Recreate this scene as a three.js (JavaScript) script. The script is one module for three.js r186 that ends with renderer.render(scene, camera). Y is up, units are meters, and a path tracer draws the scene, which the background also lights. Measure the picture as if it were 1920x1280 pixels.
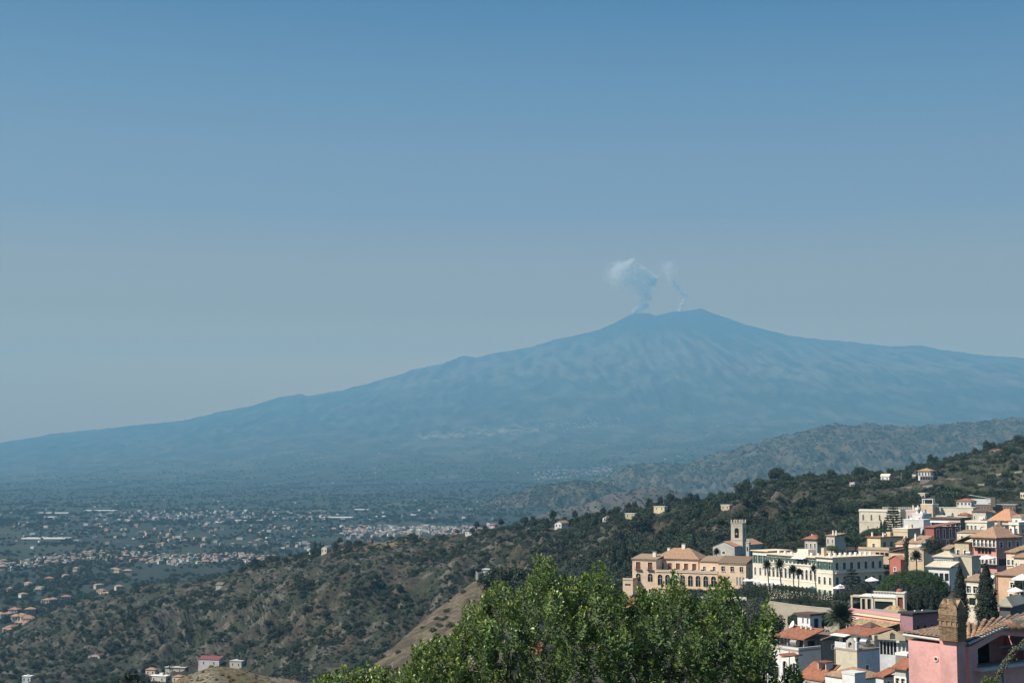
import * as THREE from 'three';
import { mergeGeometries } from 'three/addons/utils/BufferGeometryUtils.js';
import { createNoise2D, createNoise3D } from 'simplex-noise';

// ---------------------------------------------------------------- camera, sky, sun, exposure
const F = 2728, HORIZON = 880, EYE = 235;              // focal length and horizon row of a 1920 x 1280 frame; eye height above the sea
const PITCH = Math.atan((HORIZON - 640) / F), CP = Math.cos(PITCH), SP = Math.sin(PITCH);
const scene = new THREE.Scene();
const camera = new THREE.PerspectiveCamera(2 * Math.atan(640 / F) * 180 / Math.PI, 1.5, 0.5, 60000);
camera.position.set(0, EYE, 0);
camera.rotation.x = PITCH;
const renderer = new THREE.WebGLRenderer({ antialias: true });
renderer.toneMapping = THREE.LinearToneMapping;
renderer.toneMappingExposure = 1.6;
renderer.shadowMap.enabled = true;
const SUN_EL = 46 * Math.PI / 180, SUN_BACK = 15 * Math.PI / 180;
const SUN = new THREE.Vector3(-Math.cos(SUN_EL) * Math.cos(SUN_BACK), Math.sin(SUN_EL), Math.cos(SUN_EL) * Math.sin(SUN_BACK));
const sun = new THREE.DirectionalLight(new THREE.Color().setRGB(1, 0.92, 0.8), 5);
sun.position.copy(SUN).multiplyScalar(900).add(new THREE.Vector3(150, 190, -450));
sun.target.position.set(150, 190, -450);
sun.castShadow = true;
Object.assign(sun.shadow.camera, { left: -900, right: 900, top: 900, bottom: -900, near: 1, far: 3000 });
sun.shadow.mapSize.set(4096, 4096);
scene.add(sun, sun.target);
{
  const W = 1024, H = 512, data = new Float32Array(W * H * 4);
  const rows = [[0, 0.85, 0.42, 0.08], [4, 1.002, 0.567, 0.12], [6.2, 0.492, 0.322, 0.129], [10, 0.203, 0.22, 0.273], [14.4, 0.102, 0.165, 0.264], [18, 0.039, 0.107, 0.231], [35, 0.012, 0.06, 0.19], [90, 0.02, 0.065, 0.17]];
  for (let r = 0; r < H; r++) for (let c = 0; c < W; c++) {
    const el = ((r + 0.5) / H - 0.5) * Math.PI, az = ((c + 0.5) / W - 0.5) * 2 * Math.PI, e = Math.max(0, el) * 180 / Math.PI;
    const cos = Math.cos(az) * Math.cos(el) * SUN.x + Math.sin(el) * SUN.y + Math.sin(az) * Math.cos(el) * SUN.z;
    let i = 1; while (i < rows.length - 1 && e > rows[i][0]) i++;
    const f = Math.min(1, (e - rows[i - 1][0]) / (rows[i][0] - rows[i - 1][0])), halo = 0.5 * Math.pow(Math.max(0, cos), 6) + 0.3 * Math.pow(0.5 + 0.5 * cos, 6);
    const side = Math.cos(el) * (Math.cos(az) * SUN.x + Math.sin(az) * SUN.z) / Math.hypot(SUN.x, SUN.z);      // the half of the sky towards the sun is a little paler
    for (let k = 0; k < 3; k++) data[(r * W + c) * 4 + k] = Math.max(0.004, rows[i - 1][k + 1] + (rows[i][k + 1] - rows[i - 1][k + 1]) * f + halo * [0.12, 0.145, 0.16][k] + [0.032, 0.038, 0.026][k] * side);
    data[(r * W + c) * 4 + 3] = 1;
  }
  const sky = new THREE.DataTexture(data, W, H, THREE.RGBAFormat, THREE.FloatType);
  sky.mapping = THREE.EquirectangularReflectionMapping; sky.magFilter = sky.minFilter = THREE.LinearFilter; sky.needsUpdate = true;
  scene.background = sky; scene.environment = sky;
}
scene.fog = new THREE.FogExp2(new THREE.Color().setRGB(0.28, 0.68, 1.0), 0.000063);

// ---------------------------------------------------------------- helpers
let seed = 7;
const rnd = () => { seed = (seed + 0x6d2b79f5) | 0; let t = Math.imul(seed ^ (seed >>> 15), 1 | seed); t = (t + Math.imul(t ^ (t >>> 7), 61 | t)) ^ t; return ((t ^ (t >>> 14)) >>> 0) / 4294967296; };
const rr = (a, b) => a + (b - a) * rnd();
const pick = (list) => list[Math.floor(rnd() * list.length)];
const n2 = createNoise2D(rnd), n3 = createNoise3D(rnd);
const fbm = (x, y, o = 4) => { let s = 0, a = 0.5; for (let i = 0; i < o; i++, a *= 0.5, x = x * 2.03 + 11.3, y = y * 2.03 - 7.1) s += a * n2(x, y); return s; };
const ridged = (x, y, o = 4) => { let s = 0, a = 0.5; for (let i = 0; i < o; i++, a *= 0.5, x = x * 2.07 + 5.2, y = y * 2.07 + 9.7) s += a * (1 - 2 * Math.abs(n2(x, y))); return s; };
const clamp = THREE.MathUtils.clamp, lerp = THREE.MathUtils.lerp, smooth = THREE.MathUtils.smoothstep;
function tab(t, u) {                                                   // piecewise linear table
  if (typeof t === 'number') return t;
  if (u <= t[0][0]) return t[0][1];
  for (let i = 1; i < t.length; i++) if (u <= t[i][0]) return lerp(t[i - 1][1], t[i][1], (u - t[i - 1][0]) / (t[i][0] - t[i - 1][0]));
  return t[t.length - 1][1];
}
// the point that stands D metres ahead and is seen at (u, v) of a 1920 x 1280 frame
function at(u, v, D) { const cx = (u - 960) / F, cy = (640 - v) / F, s = D / (CP - cy * SP); return new THREE.Vector3(cx * s, EYE + (cy * CP + SP) * s, -D); }
const heightAt = (v, D) => { const cy = (640 - v) / F; return EYE + D * (cy * CP + SP) / (CP - cy * SP); };
const seenU = (x, D) => 960 + F * 1.008 * x / D;
const taken = new Map();
const numbered = (name) => { const n = taken.get(name) ?? 0; taken.set(name, n + 1); return n ? name + '_' + String(n).padStart(3, '0') : name; };
const std = (r, g, b, rough = 0.9, more = {}) => new THREE.MeshStandardMaterial({ color: new THREE.Color().setRGB(r, g, b), roughness: rough, ...more });
function thing(name, label, category, group, position) {
  const o = new THREE.Group(); o.name = numbered(name); o.userData = { label, category };
  if (group) o.userData.group = group;
  if (position) o.position.copy(position);
  scene.add(o); return o;
}
function part(name, geometry, material, parent) { const m = new THREE.Mesh(geometry, material); m.name = name; m.castShadow = m.receiveShadow = true; parent.add(m); return m; }
function solo(name, geometry, material, label, category, group, kind) {
  const m = part(numbered(name), geometry, material, scene); m.userData = { label, category };
  if (group) m.userData.group = group;
  if (kind) m.userData.kind = kind;
  return m;
}
function copyOf(o, label, position, turn = 0, size = 1) {
  const c = o.clone(); c.name = numbered(o.name.replace(/_\d{3}$/, '')); c.userData = { ...o.userData, label }; c.position.copy(position); c.rotation.y = turn; c.scale.setScalar(size); scene.add(c); return c;
}
// a noise texture round a middle grey, for grain on vertex-coloured or plain surfaces: layers of [cells across the tile, strength]
function grain(size, contrast, layers) {
  const d = new Uint8Array(size * size * 4), sum = new Float32Array(size * size);
  for (const [k, a] of layers) {
    const cell = Float32Array.from({ length: k * k }, () => rnd() * 2 - 1);
    for (let y = 0; y < size; y++) for (let x = 0; x < size; x++) { const X = x / size * k, Y = y / size * k, i = Math.floor(X), j = Math.floor(Y), f = smooth(X - i, 0, 1), g = smooth(Y - j, 0, 1), c = (p, q) => cell[(q % k) * k + p % k]; sum[y * size + x] += a * lerp(lerp(c(i, j), c(i + 1, j), f), lerp(c(i, j + 1), c(i + 1, j + 1), f), g); }
  }
  for (let i = 0; i < size * size; i++) { const g = clamp(1 - contrast / 2 + sum[i] * contrast, 0, 1) * 255; d.set([g, g, g, 255], i * 4); }
  const t = new THREE.DataTexture(d, size, size); t.wrapS = t.wrapT = THREE.RepeatWrapping; t.magFilter = t.minFilter = THREE.LinearFilter; t.colorSpace = THREE.SRGBColorSpace; t.needsUpdate = true; return t;
}
const bumpOf = (t) => { const b = t.clone(); b.colorSpace = THREE.NoColorSpace; b.needsUpdate = true; return b; };
const GRAIN = grain(256, 0.42, [[8, 0.4], [22, 0.4], [64, 0.5], [128, 0.4]]);
const PLASTER = grain(512, 0.09, [[4, 0.35], [11, 0.4], [37, 0.4], [128, 0.35], [256, 0.3]]);
PLASTER.repeat.set(0.06, 0.06);

// ---------------------------------------------------------------- terrain from tracks: rows of ground at growing distance, each a table of (u, distance) and (u, seen row) or (u, height over the eye)
function terrain(tracks) {
  const rowAt = (k, u) => { const t = tracks[k], D = tab(t.D, u); return [D, t.h !== undefined ? EYE + tab(t.h, u) : heightAt(tab(t.v, u), D)]; };
  function ground(x, D, bare) {
    const u = seenU(x, D); let a = rowAt(0, u), k = 1;
    for (; k < tracks.length; k++) { const b = rowAt(k, u); if (D <= b[0] || k === tracks.length - 1) { const t = clamp((D - a[0]) / (b[0] - a[0]), 0, 1); const y = lerp(a[1], b[1], t); return bare ? y : y + relief(tracks, k, t, x, D); } a = b; }
  }
  return { tracks, rowAt, ground };
}
const relief = (tracks, k, t, x, D) => { const n = lerp(tracks[k - 1].n ?? 0, tracks[k].n ?? 0, t) * (tracks.town ? 1 - 0.88 * smooth(seenU(x, D), 1480, 1640) * (1 - smooth(D, 920, 1120)) : 1), s = tracks.scale ?? 1; return n ? n * (tracks.gully && D > 14000 ? ridged(x / 620 + 0.3 * n2(x / 2500, D / 2500), D / 5200, 4) * 1.1 + 0.25 * fbm(x / 300, D / 500, 3) : ridged(x / (95 * s), D / (150 * s), 4) * 0.9 + fbm(x / (22 * s), D / (22 * s), 3) * 0.35) : 0; };
function terrainMesh(name, T, u0, u1, cols, counts, colour, material, uvScale = 6) {
  const pos = [], col = [], uv = [], idx = [], rows = [];
  counts.forEach((n, k) => { for (let i = 0; i < n; i++) rows.push([k + 1, i / n]); });
  rows.push([counts.length, 1]);
  for (const [k, t] of rows) for (let c = 0; c <= cols; c++) {
    const u = lerp(u0, u1, c / cols), a = T.rowAt(k - 1, u), b = T.rowAt(k, u), D = lerp(a[0], b[0], t), x = (u - 960) / F / 1.008 * D;
    const y = lerp(a[1], b[1], t) + relief(T.tracks, k, t, x, D);
    pos.push(x, y, -D); uv.push(x / uvScale, D / uvScale); const q = colour(x, D, u, k, t, y); col.push(q[0], q[1], q[2]);
  }
  for (let r = 0; r + 1 < rows.length; r++) for (let c = 0; c < cols; c++) { const i = r * (cols + 1) + c, j = i + cols + 1; idx.push(i, i + 1, j, i + 1, j + 1, j); }
  const g = new THREE.BufferGeometry();
  g.setAttribute('position', new THREE.Float32BufferAttribute(pos, 3)); g.setAttribute('color', new THREE.Float32BufferAttribute(col, 3)); g.setAttribute('uv', new THREE.Float32BufferAttribute(uv, 2));
  g.setIndex(idx); g.computeVertexNormals();
  const m = new THREE.Mesh(g, material); m.name = name; m.castShadow = m.receiveShadow = true; m.userData.kind = 'structure'; scene.add(m); return m;
}
const mix3 = (a, b, t) => [lerp(a[0], b[0], t), lerp(a[1], b[1], t), lerp(a[2], b[2], t)];
const EARTH = new THREE.MeshStandardMaterial({ vertexColors: true, roughness: 1, map: GRAIN, bumpMap: bumpOf(GRAIN), bumpScale: 0.5 });
const FAR_EARTH = new THREE.MeshStandardMaterial({ vertexColors: true, roughness: 1 });

// the sea, unseen sheet to the horizon, added so haze cools the fill light
{ const sea = new THREE.Mesh(new THREE.PlaneGeometry(64000, 62000).rotateX(-Math.PI / 2), std(0.012, 0.035, 0.05, 0.35)); sea.name = 'sea'; sea.position.set(0, -1, -3000); sea.receiveShadow = true; sea.userData.kind = 'structure'; scene.add(sea); }
// the volcano: silhouette row by row, then its long flank towards the camera
const SKYLINE = [[-600, 905], [-300, 868], [0, 830], [90, 814], [240, 799], [340, 789], [400, 774], [470, 760], [520, 744], [560, 738], [572, 743], [630, 733], [700, 716], [770, 694], [830, 682], [868, 667], [890, 671], [930, 662], [1000, 650], [1040, 637], [1080, 629], [1120, 620], [1150, 608], [1185, 590], [1210, 586], [1235, 592], [1262, 585], [1290, 583], [1322, 579], [1345, 588], [1400, 608], [1450, 621], [1510, 633], [1600, 641], [1680, 650], [1735, 647], [1770, 655], [1860, 667], [1920, 670], [2200, 700], [2600, 760]];
const FAR_TRACKS = [
  { D: 1500, h: -222, n: 0 }, { D: 2000, h: -200, n: 2 }, { D: 3000, h: -190, n: 4 }, { D: 5000, h: [[-600, -178], [400, -172], [1400, -150]], n: 8 },
  { D: 10000, v: [[-600, 925], [0, 922], [500, 915], [1000, 905], [1400, 880], [2600, 870]], n: 22 },
  { D: 17000, v: [[-600, 905], [0, 876], [300, 858], [600, 832], [1000, 806], [1400, 786], [1920, 792], [2600, 820]], n: 40 },
  { D: 21500, v: [[-600, 900], [0, 852], [300, 823], [600, 785], [900, 740], [1150, 698], [1400, 690], [1650, 702], [1920, 712], [2600, 790]], n: 75 },
  { D: [[-600, 23000], [0, 24500], [560, 26500], [1300, 28000], [1920, 26500], [2600, 25000]], v: SKYLINE, n: 16 },
  { D: [[-600, 25500], [0, 27000], [560, 29500], [1300, 31000], [1920, 29500], [2600, 28000]], h: [[-600, -235], [0, 0], [600, 500], [1300, 1300], [2000, 700], [2600, 200]], n: 0 },
];
FAR_TRACKS.scale = 14;
const FAR = terrain(FAR_TRACKS);
function plainColour(x, D) {
  // fields: jittered cells turned against the view
  const s = D < 4500 ? 1 : 1.7, X = x * 0.92 + D * 0.38, Z = D * 0.92 - x * 0.38, i = Math.floor(X / (95 * s) + 0.8 * n2(Z / 300, 3)), j = Math.floor(Z / (170 * s) + 0.8 * n2(X / 260, 8)), q = 0.5 + 0.5 * n2(i * 7.31, j * 3.77), w = fbm(x / 60, D / 60, 3);
  let c = q < 0.50 ? [0.030, 0.047, 0.028] : q < 0.72 ? [0.05, 0.066, 0.035] : q < 0.86 ? [0.09, 0.095, 0.05] : q < 0.93 ? [0.20, 0.17, 0.11] : [0.13, 0.115, 0.08];
  c = mix3(c, [0.028, 0.042, 0.026], smooth(fbm(x / 500, D / 700, 3), -0.05, 0.3));
  return mix3(c, [0.12, 0.115, 0.075], clamp(w * 0.9, 0, 0.6)).map((q, k) => q * [0.3, 0.36, 0.36][k]);
}
function volcanoColour(x, D, u, k, t, y) {
  const w = fbm(x / 900, D / 1500, 5), edge = 1480 + 520 * fbm(x / 3000, D / 4000, 4), bare = smooth(y, edge - 160, edge + 240);
  let low = mix3([0.06, 0.085, 0.075], [0.15, 0.16, 0.12], smooth(w, 0.02, 0.36));
  if (y < 900) low = mix3(low, [0.16, 0.14, 0.10], smooth(fbm(x / 420, D / 900, 4), 0.18, 0.4));
  let up = mix3([0.055, 0.052, 0.05], [0.23, 0.20, 0.155], smooth(ridged(x / 520, D / 4200, 4), -0.2, 0.5));
  up = mix3(up, [0.33, 0.28, 0.19], 0.75 * smooth(fbm(x / 1700 + 4, D / 2600, 4), 0.12, 0.4) * (1 - smooth(y, 1900, 2350)));
  if (D > 15000 && D < 18500 && u > 780 && u < 1010) low = mix3(low, [0.42, 0.34, 0.24], smooth(fbm(x / 160 + 7, D / 300, 3), 0.0, 0.25) * smooth(D, 15900, 16300) * (1 - smooth(D, 17100, 17600)));   // dry fields above the villages
  if (D < 14500) low = mix3(plainColour(x, D).map((q) => q * 2.6), low, smooth(D + 1500 * fbm(x / 1500, D / 900, 3), 10200, 14000));
  return mix3(low, mix3(up, [0.05, 0.045, 0.045], smooth(y, 2350, 2900)), bare).map((q) => q * 0.5);
}
const plainT = terrain(Object.assign(FAR_TRACKS.slice(0, 5), { scale: 14 }));
terrainMesh('valley_plain', plainT, -500, 2400, 620, [20, 40, 60, 60], (x, D) => plainColour(x, D), FAR_EARTH);
const volcanoT = terrain(Object.assign(FAR_TRACKS.slice(4), { scale: 14, gully: true }));
terrainMesh('volcano', volcanoT, -600, 2600, 700, [50, 50, 60, 8], volcanoColour, FAR_EARTH);

// hills across the valley
function hillColour(red) { return (x, D, u) => {
  const w = fbm(x / 150, D / 260, 5), r = ridged(x / 240, D / 420, 4);
  let c = mix3([0.05, 0.062, 0.038], red ? [0.17, 0.125, 0.10] : [0.155, 0.135, 0.09], smooth(w + 0.35 * r, red ? -0.42 : -0.12, red ? 0.0 : 0.32));
  return mix3(c, [0.26, 0.215, 0.15], 0.7 * smooth(fbm(x / 90 + 9, D / 160, 4), 0.16, 0.38)).map((q) => q * 0.42);
}; }
const HILL_ROWS = {
  high: [[700, 990], [860, 985], [950, 960], [1050, 925], [1110, 905], [1140, 893], [1180, 872], [1235, 869], [1290, 872], [1330, 857], [1390, 840], [1450, 821], [1500, 815], [1540, 800], [1572, 796], [1600, 798], [1640, 795], [1700, 801], [1760, 797], [1830, 792], [1920, 783], [2200, 768], [2600, 770]],
  dark: [[780, 985], [840, 968], [900, 946], [960, 926], [1040, 906], [1085, 900], [1130, 906], [1180, 920], [1240, 945], [1320, 965], [1420, 985]],
  bare: [[840, 1005], [930, 985], [985, 974], [1040, 956], [1100, 946], [1140, 927], [1180, 921], [1232, 911], [1275, 924], [1330, 942], [1420, 955], [1520, 975], [1700, 1000]],
};
function hill(name, rows, D0, D1, D2, foot, u0, u1, amp, red) {
  const T = terrain(Object.assign([
    { D: D0, h: -205, n: 0 }, { D: lerp(D0, D1, 0.6), v: rows.map(([u, v]) => [u + 40, lerp(v, foot, 0.52)]), n: amp * 1.6 }, { D: D1, v: rows, n: amp * 0.35 }, { D: D2, h: -205, n: 0 }], { scale: 2.4 }));
  terrainMesh(name, T, u0, u1, 360, [60, 60, 16], hillColour(red), FAR_EARTH); return T;
}
const hillHigh = hill('hill', HILL_ROWS.high, 5000, 8300, 9600, 975, 700, 2500, 52, false);
const hillDark = hill('hill_001', HILL_ROWS.dark, 5200, 5900, 6600, 990, 780, 1420, 24, false);
const hillBare = hill('hill_002', HILL_ROWS.bare, 4200, 4800, 5400, 1010, 840, 1700, 20, true);

// the near hillside: from the viewer's feet down into the ravine, across the spur and the town, up to the ridge
const RIDGE = [[-700, 1330], [-200, 1260], [0, 1192], [60, 1165], [130, 1132], [200, 1112], [300, 1094], [400, 1086], [450, 1066], [500, 1051], [560, 1043], [600, 1036], [640, 1024], [700, 1017], [760, 1010], [830, 1004], [900, 994], [960, 987], [1040, 980], [1100, 971], [1180, 962], [1230, 947], [1300, 942], [1370, 937], [1400, 927], [1430, 912], [1470, 904], [1520, 898], [1560, 896], [1620, 893], [1700, 884], [1760, 868], [1830, 853], [1880, 836], [1920, 825], [2200, 775], [2700, 740]];
const NEAR_TRACKS = [
  { D: 1.5, h: -1.75, n: 0 }, { D: 15, h: -6.5, n: 0.15 },
  { D: 60, h: [[-600, -24], [600, -22], [1200, -18], [1700, -17], [2500, -16]], n: 0.4 },
  { D: 150, h: [[-600, -60], [300, -50], [900, -42], [1300, -32], [1600, -27], [2000, -24]], n: 0.8 },
  { D: [[-600, 300], [300, 330], [600, 350], [1000, 350], [1400, 235], [2400, 235]], v: [[-600, 1340], [200, 1335], [290, 1300], [350, 1266], [400, 1251], [450, 1256], [510, 1270], [560, 1276], [620, 1305], [700, 1370], [900, 1360], [1200, 1330], [1400, 1310], [1600, 1300], [1800, 1285], [2400, 1270]], n: 1.2 },
  { D: [[-600, 480], [600, 500], [700, 490], [890, 600], [1180, 640], [1300, 560], [1400, 420], [1450, 320], [2400, 320]], v: [[-600, 1400], [560, 1420], [640, 1316], [690, 1260], [760, 1194], [830, 1134], [890, 1089], [940, 1082], [1000, 1088], [1100, 1112], [1180, 1130], [1300, 1152], [1400, 1200], [1450, 1230], [1600, 1205], [1700, 1192], [1900, 1170], [2400, 1150]], n: 0.6 },
  { D: [[-600, 620], [600, 640], [890, 660], [1180, 672], [1300, 620], [1400, 530], [1450, 485], [2400, 480]], v: [[-600, 1420], [600, 1420], [700, 1350], [890, 1130], [1000, 1105], [1180, 1108], [1300, 1115], [1400, 1160], [1450, 1190], [1560, 1185], [1650, 1145], [1750, 1110], [1900, 1090], [2400, 1080]], n: 0.5 },
  { D: [[-600, 780], [600, 780], [890, 740], [1180, 710], [1400, 610], [1560, 545], [2400, 560]], v: [[-600, 1400], [600, 1400], [700, 1350], [890, 1175], [1000, 1125], [1180, 1095], [1300, 1100], [1400, 1108], [1480, 1112], [1560, 1119], [1650, 1102], [1720, 1087], [1800, 1077], [1920, 1070], [2400, 1060]], n: 0.4 },
  { D: [[-600, 950], [700, 880], [1000, 850], [1200, 800], [1500, 690], [2400, 690]], v: [[-600, 1330], [500, 1330], [700, 1315], [890, 1185], [1000, 1112], [1150, 1062], [1300, 1047], [1420, 1038], [1560, 1030], [1700, 1026], [1800, 1020], [1920, 1012]], n: 2 },
  { D: [[-600, 1250], [300, 1200], [600, 1050], [1000, 960], [1300, 900], [1600, 830], [2400, 850]], v: [[-600, 1330], [0, 1300], [400, 1278], [800, 1268], [950, 1150], [1100, 1052], [1300, 1022], [1420, 1017], [1560, 1008], [1650, 990], [1720, 978], [1800, 972], [1920, 962]], n: 8 },
  { D: [[-600, 1650], [0, 1600], [300, 1450], [600, 1200], [1000, 1100], [1300, 1030], [1600, 960], [2400, 1050]], v: [[-600, 1340], [0, 1240], [200, 1184], [400, 1168], [600, 1132], [800, 1107], [950, 1062], [1100, 1027], [1300, 988], [1450, 965], [1560, 960], [1650, 950], [1750, 932], [1850, 918], [1920, 908]], n: 17 },
  { D: [[-600, 2000], [0, 1900], [300, 1720], [560, 1480], [760, 1400], [1000, 1300], [1300, 1200], [1560, 1250], [1920, 1500], [2400, 1600]], v: RIDGE, n: 2.4 },
  { D: [[-600, 2300], [0, 2200], [300, 2050], [560, 1800], [760, 1700], [1000, 1600], [1300, 1500], [1560, 1550], [1920, 1850], [2400, 1950]], h: [[-600, -235], [0, -228], [600, -190], [1000, -140], [1500, -110], [2000, -60]], n: 4 },
  { D: 2700, h: -232, n: 0 },
];
NEAR_TRACKS.town = true;                               // the built-up slope is levelled
const NEAR = terrain(NEAR_TRACKS);
function nearColour(x, D, u, k, t, y) {
  const w = fbm(x / 60, D / 70, 5), w2 = fbm(x / 14 + 30, D / 14, 3), r = ridged(x / 95, D / 150, 4);
  let dry = mix3([0.045, 0.038, 0.026], [0.105, 0.085, 0.056], smooth(w2, -0.25, 0.35));
  let green = mix3([0.028, 0.036, 0.02], [0.055, 0.06, 0.033], smooth(w2, -0.3, 0.3));
  let c = mix3(green, dry, smooth(w + 0.35 * r - 0.14 * (1 - smooth(u, 60, 420)), -0.12, 0.36));
  c = mix3(c, [0.20, 0.18, 0.148], 0.7 * smooth(fbm(x / 26 + 70, D / 30, 4) + 0.25 * r, 0.27, 0.45));           // outcrops of pale limestone
  if (u > 1400 && D > 900) c = mix3(c, mix3([0.05, 0.062, 0.03], [0.085, 0.09, 0.045], smooth(w2, -0.3, 0.3)), 0.6 * smooth(u, 1400, 1560));   // greener grass towards the town
  if (u > 1380 && D < 950) c = mix3(c, [0.07, 0.075, 0.045], 0.6);                                             // gardens of the town
  if (u < 950 && D > 330 && D < 640) c = mix3(c, mix3([0.13, 0.098, 0.06], [0.25, 0.20, 0.125], smooth(w2 + 0.4 * w, -0.3, 0.35)), 0.85);   // bare scree of the spur
  if (u < 640 && D > 180 && D <= 400) c = mix3([0.23, 0.185, 0.085], [0.32, 0.28, 0.19], smooth(w2, -0.2, 0.4));   // dry grass knoll
  if (D > 1250 && k === 11 && t > 0.86 && u > 640 && u < 800) c = mix3(c, [0.26, 0.20, 0.115], smooth(w2, -0.4, 0.1));          // mown field on the ridge
  return c;
}
terrainMesh('hillside', NEAR, -700, 2700, 640, [3, 6, 8, 14, 40, 24, 20, 34, 40, 70, 70, 10, 4], nearColour, EARTH, 9);
// distance at which the hillside is seen at (u, v)
function nearD(u, v, from = 700, to = 2000) { for (let D = from; D < to; D += 4) { const p = at(u, v, D); if (p.y <= NEAR.ground(p.x, D)) return D; } return to; }
const CLEAR = [];                                                       // [x, distance, radius] kept free of scrub
const clear = (x, D) => CLEAR.every(([a, b, r]) => Math.abs(x - a) > r || D > b + 3 || D < b - 2.6 * r);
// ---------------------------------------------------------------- building kit
function tileTexture(size = 512) {                       // colour that changes from tile to tile, and the ribbed relief of the courses
  const d = new Uint8Array(size * size * 4), e = new Uint8Array(size * size * 4), N = 18, R = 12;
  for (let y = 0; y < size; y++) for (let x = 0; x < size; x++) {
    const fx = x / size * N, fy = y / size * R, i = Math.floor(fx), j = Math.floor(fy), h = 0.5 + 0.5 * n3(i * 3.7, j * 5.3, 2), h2 = 0.5 + 0.5 * n3(i * 1.9, j * 2.7, 9), w = 0.5 + 0.5 * n3(x / 90, y / 90, 4), k = 0.72 + 0.2 * h + 0.08 * w;
    d.set([255 * k, 255 * k * (0.93 + 0.07 * h2), 255 * k * (0.86 + 0.14 * h2), 255], (y * size + x) * 4);
    const b = 255 * (0.75 * Math.abs(Math.sin(Math.PI * fx)) + 0.25 * (1 - (fy - j))); e.set([b, b, b, 255], (y * size + x) * 4);
  }
  return [d, e].map((q, k) => { const t = new THREE.DataTexture(q, size, size); t.wrapS = t.wrapT = THREE.RepeatWrapping; t.magFilter = t.minFilter = THREE.LinearFilter; if (!k) t.colorSpace = THREE.SRGBColorSpace; t.needsUpdate = true; return t; });
}
const [TILES, TILE_RIBS] = tileTexture();
const plaster = (r, g, b) => std(r, g, b, 0.95, { map: PLASTER });
const tiled = (r, g, b) => std(r, g, b, 0.9, { map: TILES, bumpMap: TILE_RIBS, bumpScale: 0.09 });
const M = {
  peach: plaster(0.80, 0.60, 0.43), peachDeep: plaster(0.72, 0.47, 0.31), cream: plaster(0.74, 0.66, 0.51), ivory: plaster(0.80, 0.74, 0.60), white: plaster(0.75, 0.74, 0.72), stone: plaster(0.58, 0.53, 0.44), greystone: plaster(0.52, 0.50, 0.45),
  tan: plaster(0.62, 0.47, 0.32), yellow: plaster(0.74, 0.61, 0.38), red: plaster(0.36, 0.12, 0.10), pink: plaster(0.62, 0.30, 0.25), rose: plaster(0.74, 0.36, 0.35), purple: plaster(0.34, 0.18, 0.21), lilac: plaster(0.50, 0.49, 0.58), ochre: plaster(0.55, 0.46, 0.31), grey: plaster(0.26, 0.26, 0.25), beige: plaster(0.58, 0.52, 0.40),
  tile: tiled(0.54, 0.36, 0.24), tileOld: tiled(0.50, 0.37, 0.25), tileRed: tiled(0.47, 0.20, 0.12), tileOrange: tiled(0.70, 0.40, 0.25), tileDark: tiled(0.20, 0.13, 0.11), tileBrown: tiled(0.30, 0.22, 0.15),
  trim: std(0.80, 0.77, 0.70, 0.85), trimWarm: std(0.78, 0.60, 0.43, 0.9), glass: std(0.018, 0.022, 0.026, 0.12), shutter: std(0.03, 0.11, 0.095, 0.6), shutterBrown: std(0.15, 0.05, 0.035, 0.7), dark: std(0.035, 0.035, 0.035, 0.8), iron: std(0.04, 0.04, 0.04, 0.5), canvas: std(0.85, 0.84, 0.80, 0.95), metal: std(0.45, 0.46, 0.46, 0.5, { metalness: 0.6 }), copper: std(0.34, 0.19, 0.10, 0.6), straw: std(0.50, 0.36, 0.19, 1, { map: GRAIN }), terrace: plaster(0.42, 0.36, 0.30), brick: std(0.40, 0.27, 0.16, 0.95, { map: GRAIN }),
};
const cache = new Map();
const cached = (key, make) => { if (!cache.has(key)) cache.set(key, make()); return cache.get(key); };
const r2 = (x) => Math.round(x * 20) / 20;
const box = (w, h, d, x = 0, y = 0, z = 0) => cached(['box', r2(w) || w, r2(h) || h, r2(d) || d].join(), () => new THREE.BoxGeometry(w, h, d)).clone().translate(x, y, z);
function arch(S, x, y, w, h, type) {
  const p = new S(), r = w / 2;
  p.moveTo(x, y); p.lineTo(x + w, y);
  if (type === 'arch') { p.lineTo(x + w, y + h - r); p.absarc(x + r, y + h - r, r, 0, Math.PI, false); } else if (type === 'lancet') { p.lineTo(x + w, y + h - w * 0.9); p.quadraticCurveTo(x + w, y + h - w * 0.3, x + r, y + h); p.quadraticCurveTo(x, y + h - w * 0.3, x, y + h - w * 0.9); } else if (type === 'round') { p.curves.length = 0; p.moveTo(x + w, y + r); p.absarc(x + r, y + r, r, 0, 2 * Math.PI, false); } else { p.lineTo(x + w, y + h); p.lineTo(x, y + h); }
  p.closePath(); return p;
}
const flatShape = (s, depth, z = 0) => new THREE.ExtrudeGeometry(s, { depth, bevelEnabled: false, curveSegments: 8 }).translate(0, 0, z);
const paneGeo = (w, h, type) => cached(['pane', r2(w), r2(h), type].join(), () => flatShape(arch(THREE.Shape, -r2(w) / 2, 0, r2(w), r2(h), type), 0.05, -0.3));
const frameGeo = (w, h, type, t) => cached(['frame', r2(w), r2(h), type, t].join(), () => {
  w = r2(w); h = r2(h); const s = arch(THREE.Shape, -w / 2 - t, type === 'round' ? -t : -0.02, w + 2 * t, h + (type === 'round' ? 2 * t : t + 0.02), type); s.holes.push(arch(THREE.Path, -w / 2 + 0.03, 0.03, w - 0.06, h - 0.06, type)); return flatShape(s, 0.11, -0.05);
});
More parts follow.
